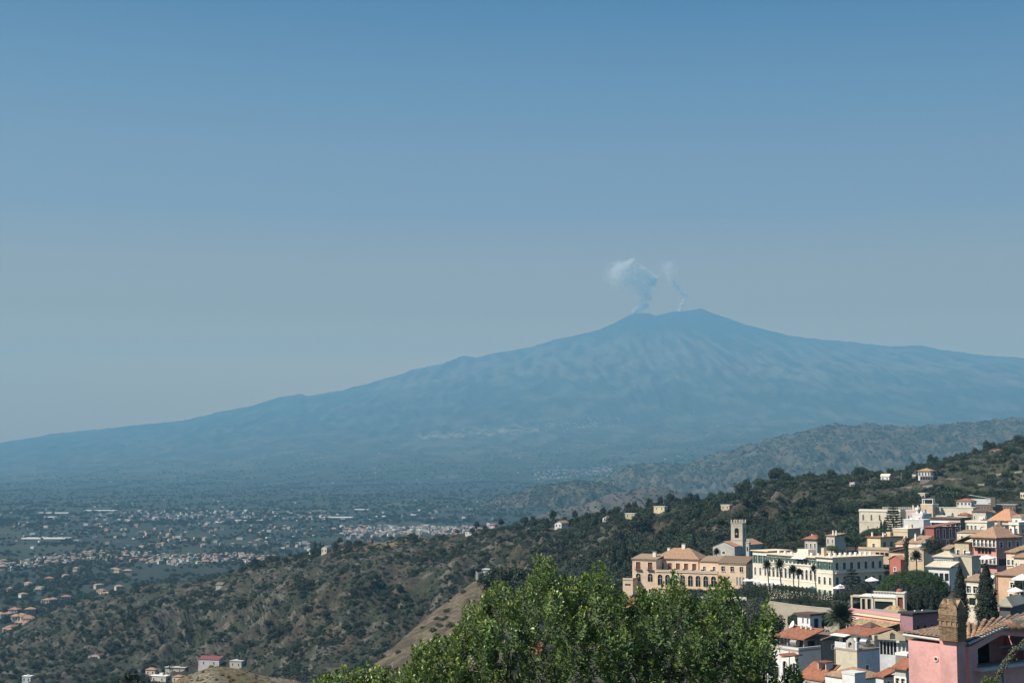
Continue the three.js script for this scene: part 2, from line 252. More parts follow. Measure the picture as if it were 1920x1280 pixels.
const barGeo = (w, h) => cached(['bar', r2(w), r2(h)].join(), () => mergeGeometries([new THREE.BoxGeometry(0.07, h * 0.98, 0.05).translate(0, h * 0.49, -0.225), new THREE.BoxGeometry(w, 0.06, 0.05).translate(0, h * 0.62, -0.225)]));
const railGeo = (w) => cached(['rail', r2(w)].join(), () => { const g = []; for (let x = -w / 2; x <= w / 2 + 0.01; x += 0.16) g.push(new THREE.BoxGeometry(0.03, 0.95, 0.03).translate(x, 0.5, 0.78)); g.push(new THREE.BoxGeometry(w, 0.05, 0.05).translate(0, 0.98, 0.78), new THREE.BoxGeometry(w + 0.1, 0.14, 0.86).translate(0, -0.07, 0.45)); return mergeGeometries(g); });
// one facade: a wall sheet with real openings, and a window in each
function facade(parent, M4, w, h, dig, rows, wall, thick = 0.35) {
  const s = new THREE.Shape([new THREE.Vector2(0, -dig), new THREE.Vector2(w, -dig), new THREE.Vector2(w, h), new THREE.Vector2(0, h)]), made = [];
  for (const [n, y0, y1, ww, o = {}] of rows) {
    const a = (o.x0 ?? 0) * w, b = (o.x1 ?? 1) * w, step = (b - a) / n, wd = r2(Math.min(ww, step * 0.82)), hh = r2((y1 - y0) * h);
    for (let i = 0; i < n; i++) { const x = a + step * (i + 0.5), y = y0 * h; if (!o.blind) s.holes.push(arch(THREE.Path, x - wd / 2, y, wd, hh, o.type)); made.push([x, y, wd, hh, o]); }
  }
  const place = (m, x = 0, y = 0, z = 0) => { m.applyMatrix4(new THREE.Matrix4().multiplyMatrices(M4, new THREE.Matrix4().makeTranslation(x, y, z))); return m; };
  place(part('wall', flatShape(s, thick, -thick), wall, parent));
  for (const [x, y, wd, hh, o] of made) {
    if (o.open) continue;
    const win = place(part(o.name ?? (o.door ? 'door' : 'window'), paneGeo(wd, hh, o.type), o.pane ?? M.glass, parent), x, y, 0);
    if (o.bars !== false && !o.pane) part('glazing_bar', barGeo(wd, hh), o.barMat ?? M.trim, win);
    if (o.frame !== false) part('frame', frameGeo(wd, hh, o.type, o.frameW ?? 0.16), o.frameMat ?? M.trim, win);
    if (o.sill ?? (!o.type && !o.balcony && o.frame !== false && hh < 2.6)) part('sill', cached('sill' + r2(wd), () => new THREE.BoxGeometry(wd + 0.3, 0.09, 0.3).translate(0, -0.05, 0.1)), M.trim, win);
    if (o.shut) for (const k of [-1, 1]) part('shutter', cached(['shut', r2(wd), r2(hh), k].join(), () => new THREE.BoxGeometry(wd / 2, hh - 0.06, 0.05).translate(k * wd * 0.76, hh / 2, 0.075)), o.shut, win);
    if (o.closed) part('shutter', cached(['closed', r2(wd), r2(hh)].join(), () => { const g = []; for (const k of [-1, 1]) { g.push(new THREE.BoxGeometry(wd / 2 - 0.04, hh - 0.08, 0.05).translate(k * wd * 0.25, hh / 2, -0.1)); } for (let q = 0.15; q < hh - 0.1; q += 0.14) g.push(new THREE.BoxGeometry(wd - 0.2, 0.05, 0.03).translate(0, q, -0.06)); return mergeGeometries(g); }), o.closed, win);
    if (o.balcony) part('balcony', railGeo(wd + 0.9), M.iron, win);
    if (o.awning) part('awning', cached('awn' + r2(wd), () => new THREE.BoxGeometry(wd + 0.5, 0.05, 1.2).rotateX(0.55).translate(0, hh + 0.05, 0.55)), M.canvas, win);
  }
}
function faceted(faces) {                                              // flat polygons with uv in metres along their own slope
  const pos = [], uv = [];
  for (const f of faces) {
    const a = f[0], n = new THREE.Vector3().subVectors(f[1], a).cross(new THREE.Vector3().subVectors(f[2], a)).normalize(), up = Math.abs(n.y) > 0.999 ? new THREE.Vector3(0, 0, 1) : new THREE.Vector3(0, 1, 0).addScaledVector(n, -n.y).normalize(), side = new THREE.Vector3().crossVectors(up, n);
    for (let i = 1; i + 1 < f.length; i++) for (const p of [a, f[i], f[i + 1]]) { pos.push(p.x, p.y, p.z); const d = new THREE.Vector3().subVectors(p, a); uv.push(d.dot(side) / 4, d.dot(up) / 4); }
  }
  const g = new THREE.BufferGeometry(); g.setAttribute('position', new THREE.Float32BufferAttribute(pos, 3)); g.setAttribute('uv', new THREE.Float32BufferAttribute(uv, 2)); g.computeVertexNormals(); return g;
}
const V = (x, y, z) => new THREE.Vector3(x, y, z);
function roofGeometry(kind, wl, wr, rise, o, closed) {                          // over x -wl..0 and z -wr..0, eaves at y 0
  const x0 = -wl - o, x1 = o, z0 = -wr - o, z1 = o, t = 0.16, A = V(x0, 0, z1), B = V(x1, 0, z1), C = V(x1, 0, z0), D = V(x0, 0, z0), dn = (p) => V(p.x, p.y - t, p.z), f = [];
  const skirt = (...ring) => ring.forEach((p, i) => { const q = ring[(i + 1) % ring.length]; f.push([dn(p), dn(q), q, p]); });
  if (kind === 'hip') {
    const long = x1 - x0 >= z1 - z0, k = Math.min(x1 - x0, z1 - z0) / 2 * 0.98, P = long ? V(x0 + k, rise, (z0 + z1) / 2) : V((x0 + x1) / 2, rise, z1 - k), Q = long ? V(x1 - k, rise, (z0 + z1) / 2) : V((x0 + x1) / 2, rise, z0 + k);
    if (long) f.push([A, B, Q, P], [B, C, Q], [C, D, P, Q], [D, A, P]); else f.push([A, B, P], [B, C, Q, P], [C, D, Q], [D, A, P, Q]);
    skirt(A, B, C, D);
  } else if (kind === 'gableX') { const P = V(x0, rise, (z0 + z1) / 2), Q = V(x1, rise, (z0 + z1) / 2); f.push([A, B, Q, P], [C, D, P, Q]); if (closed) f.push([dn(B), dn(C), C, Q, B], [dn(D), dn(A), A, P, D]); f.push( [dn(A), dn(B), B, A], [dn(C), dn(D), D, C]); } else if (kind === 'gableZ') { const P = V((x0 + x1) / 2, rise, z1), Q = V((x0 + x1) / 2, rise, z0); f.push([B, C, Q, P], [D, A, P, Q]); if (closed) f.push([dn(A), dn(B), B, P, A], [dn(C), dn(D), D, Q, C]); f.push( [dn(B), dn(C), C, B], [dn(D), dn(A), A, D]); } else { // shed, high at the side it names
    const h = { back: [0, 0, 1, 1], front: [1, 1, 0, 0], left: [1, 0, 0, 1], right: [0, 1, 1, 0] }[kind], r = [A, B, C, D].map((p, i) => V(p.x, h[i] * rise, p.z));
    f.push(r); r.forEach((p, i) => { const q = r[(i + 1) % 4]; f.push([dn(p), dn(q), q, p]); });
  }
  if (closed || !kind.startsWith('gable')) f.push([dn(D), dn(C), dn(B), dn(A)]); return faceted(f);
}
const tmp = new THREE.Matrix4();
// a block whose near corner is seen at u = c[0], whose left face ends at c[1] and right face at c[2] (null: given in metres by wl / wr)
function block(parent, s) {
  const D = s.D, a = s.a * Math.PI / 180 + Math.atan((s.c[0] - 960) / F), top = at(s.c[0], s.v[0], D), bot = at(s.c[0], s.v[1], D), H = top.y - bot.y, x0 = bot.x, ca = Math.cos(a), sa = Math.sin(a), vm = (s.v[0] + s.v[1]) / 2, k = (u) => at(u, vm, 1).x;
  const wl = s.wl ?? (x0 - k(s.c[1]) * D) / (ca + k(s.c[1]) * sa), wr = s.wr ?? Math.min(26, (k(s.c[2]) * D - x0) / (sa - k(s.c[2]) * ca)), dig = s.dig ?? 2.5;
  if (!parent.userData.placed) { parent.position.copy(bot); parent.userData.placed = 1; }
  const M4 = new THREE.Matrix4().makeTranslation(x0 - parent.position.x, bot.y - parent.position.y, -D - parent.position.z).multiply(new THREE.Matrix4().makeRotationY(-a));
  const put = (name, g, m, x = 0, y = 0, z = 0, turn = 0, under) => { const p = part(name, g, m, under ?? parent), L = new THREE.Matrix4().makeTranslation(x, y, z).multiply(tmp.makeRotationY(turn)); if (!under) p.applyMatrix4(new THREE.Matrix4().multiplyMatrices(M4, L)); else p.applyMatrix4(L); return p; };
  const sub = (x, y, z, turn) => new THREE.Matrix4().multiplyMatrices(M4, new THREE.Matrix4().makeTranslation(x, y, z).multiply(new THREE.Matrix4().makeRotationY(turn)));
  const T = 0.35;
  if (!s.noWalls) {
    facade(parent, sub(-wl, 0, 0, 0), wl, H, dig, s.L ?? [], s.wall);
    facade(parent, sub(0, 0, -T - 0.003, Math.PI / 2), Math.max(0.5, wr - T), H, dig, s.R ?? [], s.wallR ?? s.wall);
    put('wall', box(wl - T - 0.006, H + dig, T, -wl / 2, (H - dig) / 2, -wr + T / 2 - 0.002), s.wall);
    put('wall', box(T, H + dig, wr - T - 0.006, -wl + T / 2, (H - dig) / 2, -wr / 2 - T / 2), s.wall);
  }
  const [kind, rise, over, rm] = s.roof ?? ['flat', 0, 0.2, M.trim];
  if (kind === 'flat') put('roof', box(wl + 2 * over, 0.3, wr + 2 * over, -wl / 2, H + 0.152, -wr / 2), rm);
  else if (kind !== 'none') put('roof', roofGeometry(kind, wl, wr, rise, over), rm, 0, H + 0.17, 0);
  if (kind === 'gableZ' || kind === 'gableX') {                        // the wall goes up into the gables
    const w = kind === 'gableZ' ? wl : wr, h0 = rise * over / (w / 2 + over), tri = new THREE.ExtrudeGeometry(new THREE.Shape([[0, 0], [w, 0], [w, h0 + 0.1], [w / 2, rise + 0.1], [0, h0 + 0.1]].map(([x, y]) => new THREE.Vector2(x, y))), { depth: 0.3, bevelEnabled: false });
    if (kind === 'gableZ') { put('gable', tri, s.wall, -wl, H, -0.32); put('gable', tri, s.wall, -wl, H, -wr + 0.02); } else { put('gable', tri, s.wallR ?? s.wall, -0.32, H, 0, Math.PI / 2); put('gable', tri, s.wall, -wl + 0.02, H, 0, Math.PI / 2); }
  }
  if (s.cornice) put('cornice', mergeGeometries([box(wl + 0.6, 0.35, 0.3, -wl / 2, H - 0.2, 0.152), box(0.3, 0.35, wr, 0.152, H - 0.2, -wr / 2 - 0.01)]), s.cornice);
  for (const f of s.bands ?? []) put('string_course', mergeGeometries([box(wl + 0.24, 0.22, 0.12, -wl / 2, H * f, 0.062), box(0.12, 0.22, wr, 0.062, H * f, -wr / 2 - 0.01)]), s.bandMat ?? M.trim);
  if (s.parapet) put('parapet', mergeGeometries([box(wl, s.parapet, 0.25, -wl / 2, H + 0.302 + s.parapet / 2, -0.127), box(0.25, s.parapet, wr - 0.26, -0.127, H + 0.302 + s.parapet / 2, -wr / 2 - 0.13)]), s.parapetMat ?? s.wall);
  if (/house|villa/.test(parent.name) && H > 5 && !s.noWalls && parent.name[0] !== 'p') {
    put('drain_pipe', cached('drain' + r2(H), () => new THREE.CylinderGeometry(0.07, 0.07, H, 6)), M.copper, -wl * 0.97, H / 2, 0.1);
    if (kind === 'flat' && wl > 4 && wr > 4) { const q = wl * 0.3 + 1, tank = put('roof_tank', cached('tank', () => new THREE.CylinderGeometry(0.55, 0.55, 1.3, 12).rotateZ(Math.PI / 2)), (wl * 7 | 0) % 2 ? M.metal : M.trim, -q, H + 0.95, -wr * 0.5); void tank; put('antenna', cached('antenna', () => mergeGeometries([new THREE.CylinderGeometry(0.035, 0.035, 2.6, 5).translate(0, 1.3, 0), new THREE.BoxGeometry(1.1, 0.04, 0.04).translate(0, 2.5, 0), new THREE.BoxGeometry(0.8, 0.04, 0.04).translate(0, 2.2, 0)].map((g) => g.toNonIndexed()))), M.metal, -wl * 0.7, H + 0.3, -wr * 0.4); if (wr > 6) put('roof_hut', box(Math.min(3, wl * 0.3), 1.7, 2, 0, 0.85, 0), s.wall, -wl * 0.45, H + 0.3, -wr * 0.72); }
  }
  for (const [fx, fz, h, w = 0.8] of s.chimneys ?? []) { const y = H + (s.chimneyUp ?? (rise || 0) * 0.45), c = put('chimney', box(w, h, w, 0, h / 2 - 0.3, 0), s.chimneyMat ?? M.trim, -wl * (1 - fx), y, -wr * fz); put('chimney_cap', box(w + 0.3, 0.18, w + 0.3, 0, h - 0.2, 0), M.tile, 0, 0, 0, 0, c); }
  return { put, wl, wr, H, M4, sub, parent };
}
function building(name, label, category, group, ...blocks) { const g = thing(name, label, category, group); const out = blocks.map((b) => block(g, b)); delete g.userData.placed; g.blocks = undefined; return Object.assign(out, { g }); }
const W = (n, y0, y1, w, o) => [n, y0, y1, w, o];

// ---------------------------------------------------------------- the town, from the far end to the near end
// peach hotel with two rows of arches
{
  const tall = { frameW: 0.2, frameMat: M.trimWarm }, g = thing('hotel', 'long peach hotel with two rows of arched windows and a terrace above the treetops', 'hotel');
  const arched = { type: 'arch', frameW: 0.22, frameMat: M.trimWarm };
  const b1 = block(g, { c: [1231, 1186, 1237], v: [1049, 1122], D: 642, a: 20, wr: 12, wall: M.peach, roof: ['back', 1.6, 0.5, M.tileOld], cornice: M.trimWarm, L: [W(2, 0.13, 0.24, 1.6, tall), W(2, 0.43, 0.64, 2.4, arched), W(2, 0.74, 0.93, 2.1, { ...tall, balcony: 1, pane: M.shutterBrown })], chimneys: [[0.75, 0.5, 2.6, 1.4]] });
  block(g, { c: [1310, 1229, 1316], v: [1049, 1092], D: 641, a: 20, wr: 13, wall: M.peach, roof: ['hip', 4.4, 0.6, M.tile], cornice: M.trimWarm, L: [W(5, 0.42, 0.82, 1.9, { ...tall, x0: 0.06, pane: M.shutterBrown })], chimneys: [[0.2, 0.5, 2.8, 1.1], [0.55, 0.5, 4.6, 1.5]] });
  const b3 = block(g, { c: [1346, 1231, 1352], v: [1074, 1126], D: 628, a: 20, wr: 11, wall: M.peach, roof: ['flat', 0, 0.15, M.terrace], cornice: M.trimWarm, L: [W(8, 0.48, 0.88, 2.3, arched), W(8, 0.22, 0.36, 1.7, { frame: false })], parapet: 0.25 });
  block(g, { c: [1349, 1312, 1356], v: [1053, 1092], D: 636, a: 20, wr: 12, wall: M.peach, roof: ['back', 1.6, 0.5, M.tileOld], L: [W(2, 0.5, 0.76, 1.3, { frameMat: M.trim })] });
  const b5 = block(g, { c: [1400, 1348, 1412], v: [1057, 1128], D: 620, a: 22, wall: M.peach, roof: ['back', 2.6, 0.5, M.tileBrown], cornice: M.trimWarm, L: [W(3, 0.78, 0.92, 1.7, tall), W(3, 0.42, 0.66, 0.75, { type: 'lancet', x0: 0.62, x1: 0.95, frameW: 0.12 }), W(1, 0.45, 0.62, 2.2, { x0: 0.12, x1: 0.5, frame: false })], R: [W(1, 0.75, 0.9, 1.4)] });
  block(g, { c: [1187, 1168, 1190], v: [1088, 1124], D: 640, a: 20, wr: 9, wall: M.peach, roof: ['flat', 0, 0.1, M.terrace], parapet: 0.7, L: [W(1, 0.72, 0.82, 2.6, { frame: false })] });
  for (let i = 0; i < 6; i++) b3.put('planter_box', box(1.1, 0.6, 0.5, 0, 0.3, 0), std(0.05, 0.09, 0.03), -b3.wl * (0.1 + 0.15 * i), b3.H + 0.6, -0.6);
  delete g.userData.placed;
}
// church with a crenellated bell tower
{
  const g = thing('church', 'grey stone church with terracotta roof and square battlemented bell tower', 'church');
  const n = block(g, { c: [1378, 1337, 1437], v: [1025, 1052], D: 706, a: 24, wr: 34, wall: M.greystone, roof: ['gableZ', 2.4, 0.4, M.tileOrange], L: [W(1, 0.45, 0.75, 1.6, { type: 'round', frameW: 0.3 })] });
  const t = block(g, { c: [1393, 1371, 1399], v: [981, 1030], D: 712, a: 18, wr: 5.8, wall: M.stone, roof: ['flat', 0, 0.25, M.stone], bands: [0.35, 0.92], bandMat: M.greystone, L: [W(1, 0.44, 0.82, 2.2, { type: 'arch', open: 1 }), W(1, 0.1, 0.2, 0.9, { type: 'arch', open: 1 })], R: [W(1, 0.44, 0.82, 2.0, { type: 'arch', open: 1 })] });
  for (let i = 0; i < 5; i++) for (const z of [-0.25, -t.wr + 0.25]) t.put('merlon', box(0.55, 1.4, 0.45, 0, 0.7, 0), M.stone, -0.25 - (t.wl - 0.5) * i / 4, t.H + 0.3, z);
  t.put('gable', new THREE.ExtrudeGeometry(new THREE.Shape([new THREE.Vector2(-t.wl * 0.85, 0), new THREE.Vector2(-t.wl * 0.15, 0), new THREE.Vector2(-t.wl / 2, 1.5)]), { depth: 0.3, bevelEnabled: false }), M.brick, 0, t.H + 0.3, -1.2);
  t.put('bell', new THREE.CylinderGeometry(0.35, 0.6, 1, 12), M.copper, -t.wl / 2, t.H * 0.6, -0.1);
  const s = block(g, { c: [1405, 1399, 1409], v: [1018, 1052], D: 690, a: 25, wr: 2, wall: M.greystone, roof: ['flat', 0, 0.15, M.greystone], L: [W(1, 0.55, 0.8, 0.8, { type: 'arch', open: 1 })] });
  s.put('bellcote', arch2(1.5, 1.8), M.greystone, -0.75, s.H + 0.3, -1);
  delete g.userData.placed;
}
function arch2(w, h) { const s = new THREE.Shape([new THREE.Vector2(-w / 2, 0), new THREE.Vector2(w / 2, 0), new THREE.Vector2(w / 2, h * 0.7), new THREE.Vector2(0, h), new THREE.Vector2(-w / 2, h * 0.7)]); s.holes.push(arch(THREE.Path, -w * 0.25, h * 0.12, w * 0.5, h * 0.5, 'arch')); return new THREE.ExtrudeGeometry(s, { depth: 0.4, bevelEnabled: false }); }
// ivory grand hotel with green shutters
{
  const g = thing('hotel', 'ivory grand hotel with green shutters and a flat roof behind the palm terrace', 'hotel');
  const green = { shut: M.shutter, frameW: 0.1 }, shutUp = { closed: M.shutter, frameW: 0.18 }, archy = { type: 'arch', frameW: 0.2 };
  const wall = M.ivory, side = [W(7, 0.06, 0.2, 1.5, shutUp), W(7, 0.33, 0.52, 1.5, shutUp), W(7, 0.7, 0.88, 1.6, shutUp)];
  const c = block(g, { c: [1563, 1532, 1671], v: [1046, 1122], D: 540, a: 46, wall, roof: ['flat', 0, 0.7, M.trimWarm], cornice: M.trim, bands: [0.62], L: [W(3, 0.05, 0.2, 1.4, { closed: M.shutter }), W(3, 0.33, 0.52, 1.3, archy), W(3, 0.7, 0.9, 1.4, green)], R: side });
  c.put('balcony', mergeGeometries([box(0.9, 0.25, c.wr * 0.96, 0, 0, 0), box(0.12, 0.8, c.wr * 0.96, 0.4, 0.4, 0)]), M.trim, 0.45, c.H * 0.62, -c.wr / 2 - 0.4);
  const m = block(g, { c: [1534, 1440, 1540], v: [1064, 1121], D: 550.5, a: 48, wr: 14, wall, roof: ['flat', 0, 0.1, M.terrace], bands: [0.5], L: [W(12, 0.06, 0.34, 1.5, archy), W(12, 0.56, 0.9, 1.4, archy)], parapet: 0.5 });
  const p = block(g, { c: [1537, 1438, 1545], v: [1046, 1068], D: 551, a: 48, wr: 11, wall, roof: ['flat', 0, 0.9, M.trimWarm], L: [W(13, 0.25, 0.78, 1.3, green)] });
  void p;
  for (let i = 0; i < 13; i++) m.put('vase_post', box(0.5, 1.1, 0.5, 0, 0.55, 0), M.trim, -m.wl * (i + 0.4) / 13, m.H + 0.3, -0.3);
  m.put('awning', new THREE.BoxGeometry(7, 0.12, 2.6).rotateX(0.25), M.canvas, -m.wl * 0.34, m.H + 3.2, 0.4);
  block(g, { c: [1441, 1412, 1446], v: [1034, 1110], D: 594, a: 46, wr: 13, wall, roof: ['flat', 0, 0.7, M.trimWarm], cornice: M.trim, L: [W(3, 0.1, 0.27, 1.2, archy), W(3, 0.4, 0.6, 1.1, archy), W(3, 0.7, 0.9, 1.3, green)] });
  for (let i = 0; i < 9; i++) c.put('roof_vent', new THREE.CylinderGeometry(0.55, 0.65, 1.3, 10), M.trim, -c.wl * 0.4, c.H + 0.9, -2 - i * c.wr / 10);
  for (let i = 0; i < 8; i++) p.put('roof_vent', new THREE.CylinderGeometry(0.5, 0.6, 1.2, 10), M.trim, -p.wl * (i + 0.3) / 8, p.H + 0.8, -4);
  p.put('stair_hut', box(6, 2.2, 4, 0, 1.1, 0), M.ivory, -p.wl * 0.45, p.H + 0.3, -6); c.put('chimney', box(1.4, 3, 1.4, 0, 1.5, 0), M.peach, -c.wl * 0.9, c.H + 0.3, -3);
  delete g.userData.placed;
}
const warm = { frameW: 0.18 }, none = { frame: false, bars: false };
// far side of the town
building('palazzo', 'long sandstone palace with pointed windows behind the tall layered pine', 'palace', null, { c: [1690, 1612, 1699], v: [958, 1016], D: 805, a: 18, wr: 14, wall: M.cream, roof: ['flat', 0, 0.2, M.trim], cornice: M.trim, bands: [0.62], bandMat: M.stone, parapet: 0.6, L: [W(5, 0.68, 0.88, 1.1, { type: 'lancet', frameW: 0.2 }), W(4, 0.42, 0.5, 0.9, { x0: 0.1 }), W(2, 0.2, 0.27, 1.4, { x0: 0.05, x1: 0.5 })] });
{ const [b] = building('crenellated_wall', 'row of swallow-tailed battlements above the sandstone palace roof', 'wall', null, { c: [1722, 1655, 1726], v: [955, 968], D: 840, a: 12, wr: 3, wall: M.stone, roof: ['none'] });
  for (let i = 0; i < 18; i++) b.put('merlon', arch3(), M.stone, -b.wl * (i + 0.5) / 18, b.H, -0.3); }
function arch3() { return cached('merlon', () => new THREE.ExtrudeGeometry(new THREE.Shape([new THREE.Vector2(-0.35, 0), new THREE.Vector2(0.35, 0), new THREE.Vector2(0.4, 1.5), new THREE.Vector2(0, 1.1), new THREE.Vector2(-0.4, 1.5)]), { depth: 0.4, bevelEnabled: false })); }
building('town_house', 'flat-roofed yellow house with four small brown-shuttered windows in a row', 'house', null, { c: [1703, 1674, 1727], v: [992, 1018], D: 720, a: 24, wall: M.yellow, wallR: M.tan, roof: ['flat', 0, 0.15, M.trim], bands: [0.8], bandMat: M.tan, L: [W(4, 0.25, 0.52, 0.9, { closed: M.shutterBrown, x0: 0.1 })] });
building('town_house', 'plain white block with roof tanks beside the red house', 'house', null, { c: [1733, 1694, 1740], v: [975, 1012], D: 742, a: 22, wr: 10, wall: M.white, roof: ['flat', 0, 0.1, M.trim], L: [W(2, 0.3, 0.55, 1.2, { x0: 0, x1: 0.4 }), W(1, 0.12, 0.3, 1.6, { x0: 0.7, ...none })], chimneys: [[0.3, 0.3, 1.4], [0.6, 0.4, 1]], chimneyUp: 0.3 });
building('town_house', 'pinkish plastered house with a white rooftop frame right of the palace', 'house', null, { c: [1722, 1699, 1738], v: [958, 990], D: 775, a: 26, wall: plaster(0.62, 0.47, 0.42), roof: ['flat', 0, 0.1, M.trim], L: [W(2, 0.5, 0.75, 1)], parapet: 0.4, chimneys: [[0.5, 0.2, 3, 0.5], [0.9, 0.2, 3, 0.5]], chimneyUp: 0.3 });
building('town_house', 'white house crowded with water tanks below the square sandstone tower', 'house', null, { c: [1732, 1709, 1748], v: [964, 996], D: 758, a: 30, wall: M.white, roof: ['flat', 0, 0.1, M.trim], L: [W(2, 0.45, 0.75, 1)], R: [W(1, 0.45, 0.75, 1)], chimneys: [[0.3, 0.3, 1.6, 0.9], [0.7, 0.3, 1.6, 0.9]], chimneyUp: 0.3 });
{ const [b] = building('convent', 'sandstone convent with a square tower block and three arched niches', 'convent', null,
  { c: [1750, 1727, 1755], v: [946, 972], D: 800, a: 20, wr: 9, wall: plaster(0.70, 0.53, 0.36), roof: ['flat', 0, 0.1, M.trim], L: [W(1, 0.12, 0.42, 1.6, { type: 'arch', frameW: 0.45 })] },
  { c: [1765, 1747, 1768], v: [952, 974], D: 802, a: 20, wr: 8, wall: M.beige, roof: ['flat', 0, 0.1, M.trim] }, { c: [1826, 1764, 1832], v: [953, 975], D: 794, a: 16, wr: 10, wall: M.cream, roof: ['flat', 0, 0.1, M.stone], L: [W(4, 0.22, 0.6, 1.3, { type: 'arch', frameW: 0.35 })] });
  b.put('pergola', mergeGeometries([box(6.4, 0.4, 3.4, 0, 2.6, 0), box(0.4, 2.6, 0.4, -2.9, 1.3, 1.4), box(0.4, 2.6, 0.4, 2.9, 1.3, 1.4), box(0.4, 2.6, 0.4, -2.9, 1.3, -1.4), box(0.4, 2.6, 0.4, 2.9, 1.3, -1.4)]), M.white, -b.wl / 2, b.H + 0.3, -3.2); }
building('villa', 'white hillside villa with stacked balconies and a red roof', 'villa', null, { c: [1822, 1794, 1832], v: [940, 956], D: nearD(1822, 956), a: 24, wall: M.white, roof: ['hip', 1.6, 0.5, M.tileRed], bands: [0.5], L: [W(4, 0.58, 0.86, 1.4), W(4, 0.1, 0.38, 1.4)], R: [W(2, 0.58, 0.86, 1.2)] }, { c: [1818, 1788, 1830], v: [952, 964], D: nearD(1818, 964), a: 24, wall: M.ivory, roof: ['flat', 0, 0.3, M.trim], L: [W(4, 0.3, 0.75, 1.2)] });
building('boundary_wall', 'bright white wall climbing the slope behind the white villa', 'wall', null, { c: [1860, 1818, 1863], v: [935, 947], D: nearD(1860, 947), a: 8, wr: 2, wall: M.white, roof: ['left', 2.2, 0.1, M.white] });
{ const [b] = building('car_park', 'long low brown stone terrace block with a dark stair tower', 'building', null, { c: [1905, 1829, 1908], v: [947, 962], D: nearD(1880, 962), a: 6, wr: 12, wall: plaster(0.36, 0.25, 0.18), roof: ['flat', 0, 0.4, M.greystone], L: [W(14, 0.3, 0.75, 1, { frame: false })] });
  b.put('stair_tower', box(2.6, 5.5, 2.6, 0, 2.75, 0), plaster(0.2, 0.16, 0.13), -b.wl * 0.53, b.H - 1, 1.6); }
building('town_house', 'broad house under a wide orange hipped roof at the upper right', 'house', null, { c: [1897, 1856, 1925], v: [977, 992], D: 640, a: 40, wall: M.tan, roof: ['hip', 5, 0.7, M.tileOrange], L: [W(4, 0.2, 0.6, 1.2)], R: [W(3, 0.2, 0.6, 1.2)] });
building('town_house', 'low house with dark flat roof and a row of white awnings', 'house', null, { c: [1802, 1746, 1822], v: [972, 992], D: 690, a: 24, wall: plaster(0.17, 0.14, 0.13), roof: ['flat', 0, 0.5, M.tileBrown], L: [W(6, 0.25, 0.65, 2.0, { awning: 1 })] });
building('town_house', 'grey stone house with a slate-dark roof left of the orange hipped roof', 'house', null, { c: [1850, 1824, 1862], v: [960, 985], D: 720, a: 26, wall: M.stone, roof: ['back', 1.4, 0.4, M.tileDark], L: [W(3, 0.45, 0.7, 0.9)] });
building('town_house', 'cream house with a white arched panel below the orange hipped roof', 'house', null, { c: [1852, 1812, 1866], v: [978, 1008], D: 600, a: 24, wall: M.ivory, roof: ['flat', 0, 0.25, M.trimWarm], cornice: M.trim, L: [W(3, 0.45, 0.75, 0.9, { x1: 0.55 }), W(1, 0.2, 0.7, 2.2, { x0: 0.6, type: 'arch', pane: M.white, ...none })] });
building('town_house', 'white rooftop flat with a grey chimney box right of the cream house', 'house', null, { c: [1885, 1868, 1894], v: [986, 1006], D: 585, a: 28, wall: M.white, roof: ['flat', 0, 0.2, M.tileBrown], L: [W(2, 0.4, 0.7, 1)], chimneys: [[0.3, 0.3, 1.8, 1.2]], chimneyUp: 0.3, chimneyMat: M.grey });
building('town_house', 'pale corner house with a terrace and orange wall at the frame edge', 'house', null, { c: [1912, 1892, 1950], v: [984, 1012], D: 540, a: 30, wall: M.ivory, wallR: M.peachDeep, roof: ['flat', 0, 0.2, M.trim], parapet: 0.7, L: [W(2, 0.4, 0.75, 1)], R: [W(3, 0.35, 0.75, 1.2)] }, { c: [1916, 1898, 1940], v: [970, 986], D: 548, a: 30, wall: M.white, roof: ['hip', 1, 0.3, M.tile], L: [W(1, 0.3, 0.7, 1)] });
// red house with white window surrounds
building('town_house', 'dark red house with tall white-framed windows above the dark garden tree', 'house', null, { c: [1753, 1735, 1801], v: [989, 1034], D: 560, a: 36, wall: M.red, roof: ['back', 1.6, 0.5, tiled(0.42, 0.2, 0.16)], L: [], R: [W(4, 0.55, 0.92, 1.3, { frameW: 0.3 }), W(3, 0.08, 0.42, 1.3, { frameW: 0.3 })], bands: [0.5] });
building('town_house', 'cream garden wall house with a tile coping behind the big pink house', 'house', null, { c: [1835, 1795, 1842], v: [1000, 1018], D: 500, a: 24, wr: 8, wall: M.cream, roof: ['back', 0.8, 0.2, M.tileOld], L: [W(2, 0.4, 0.7, 1)] });
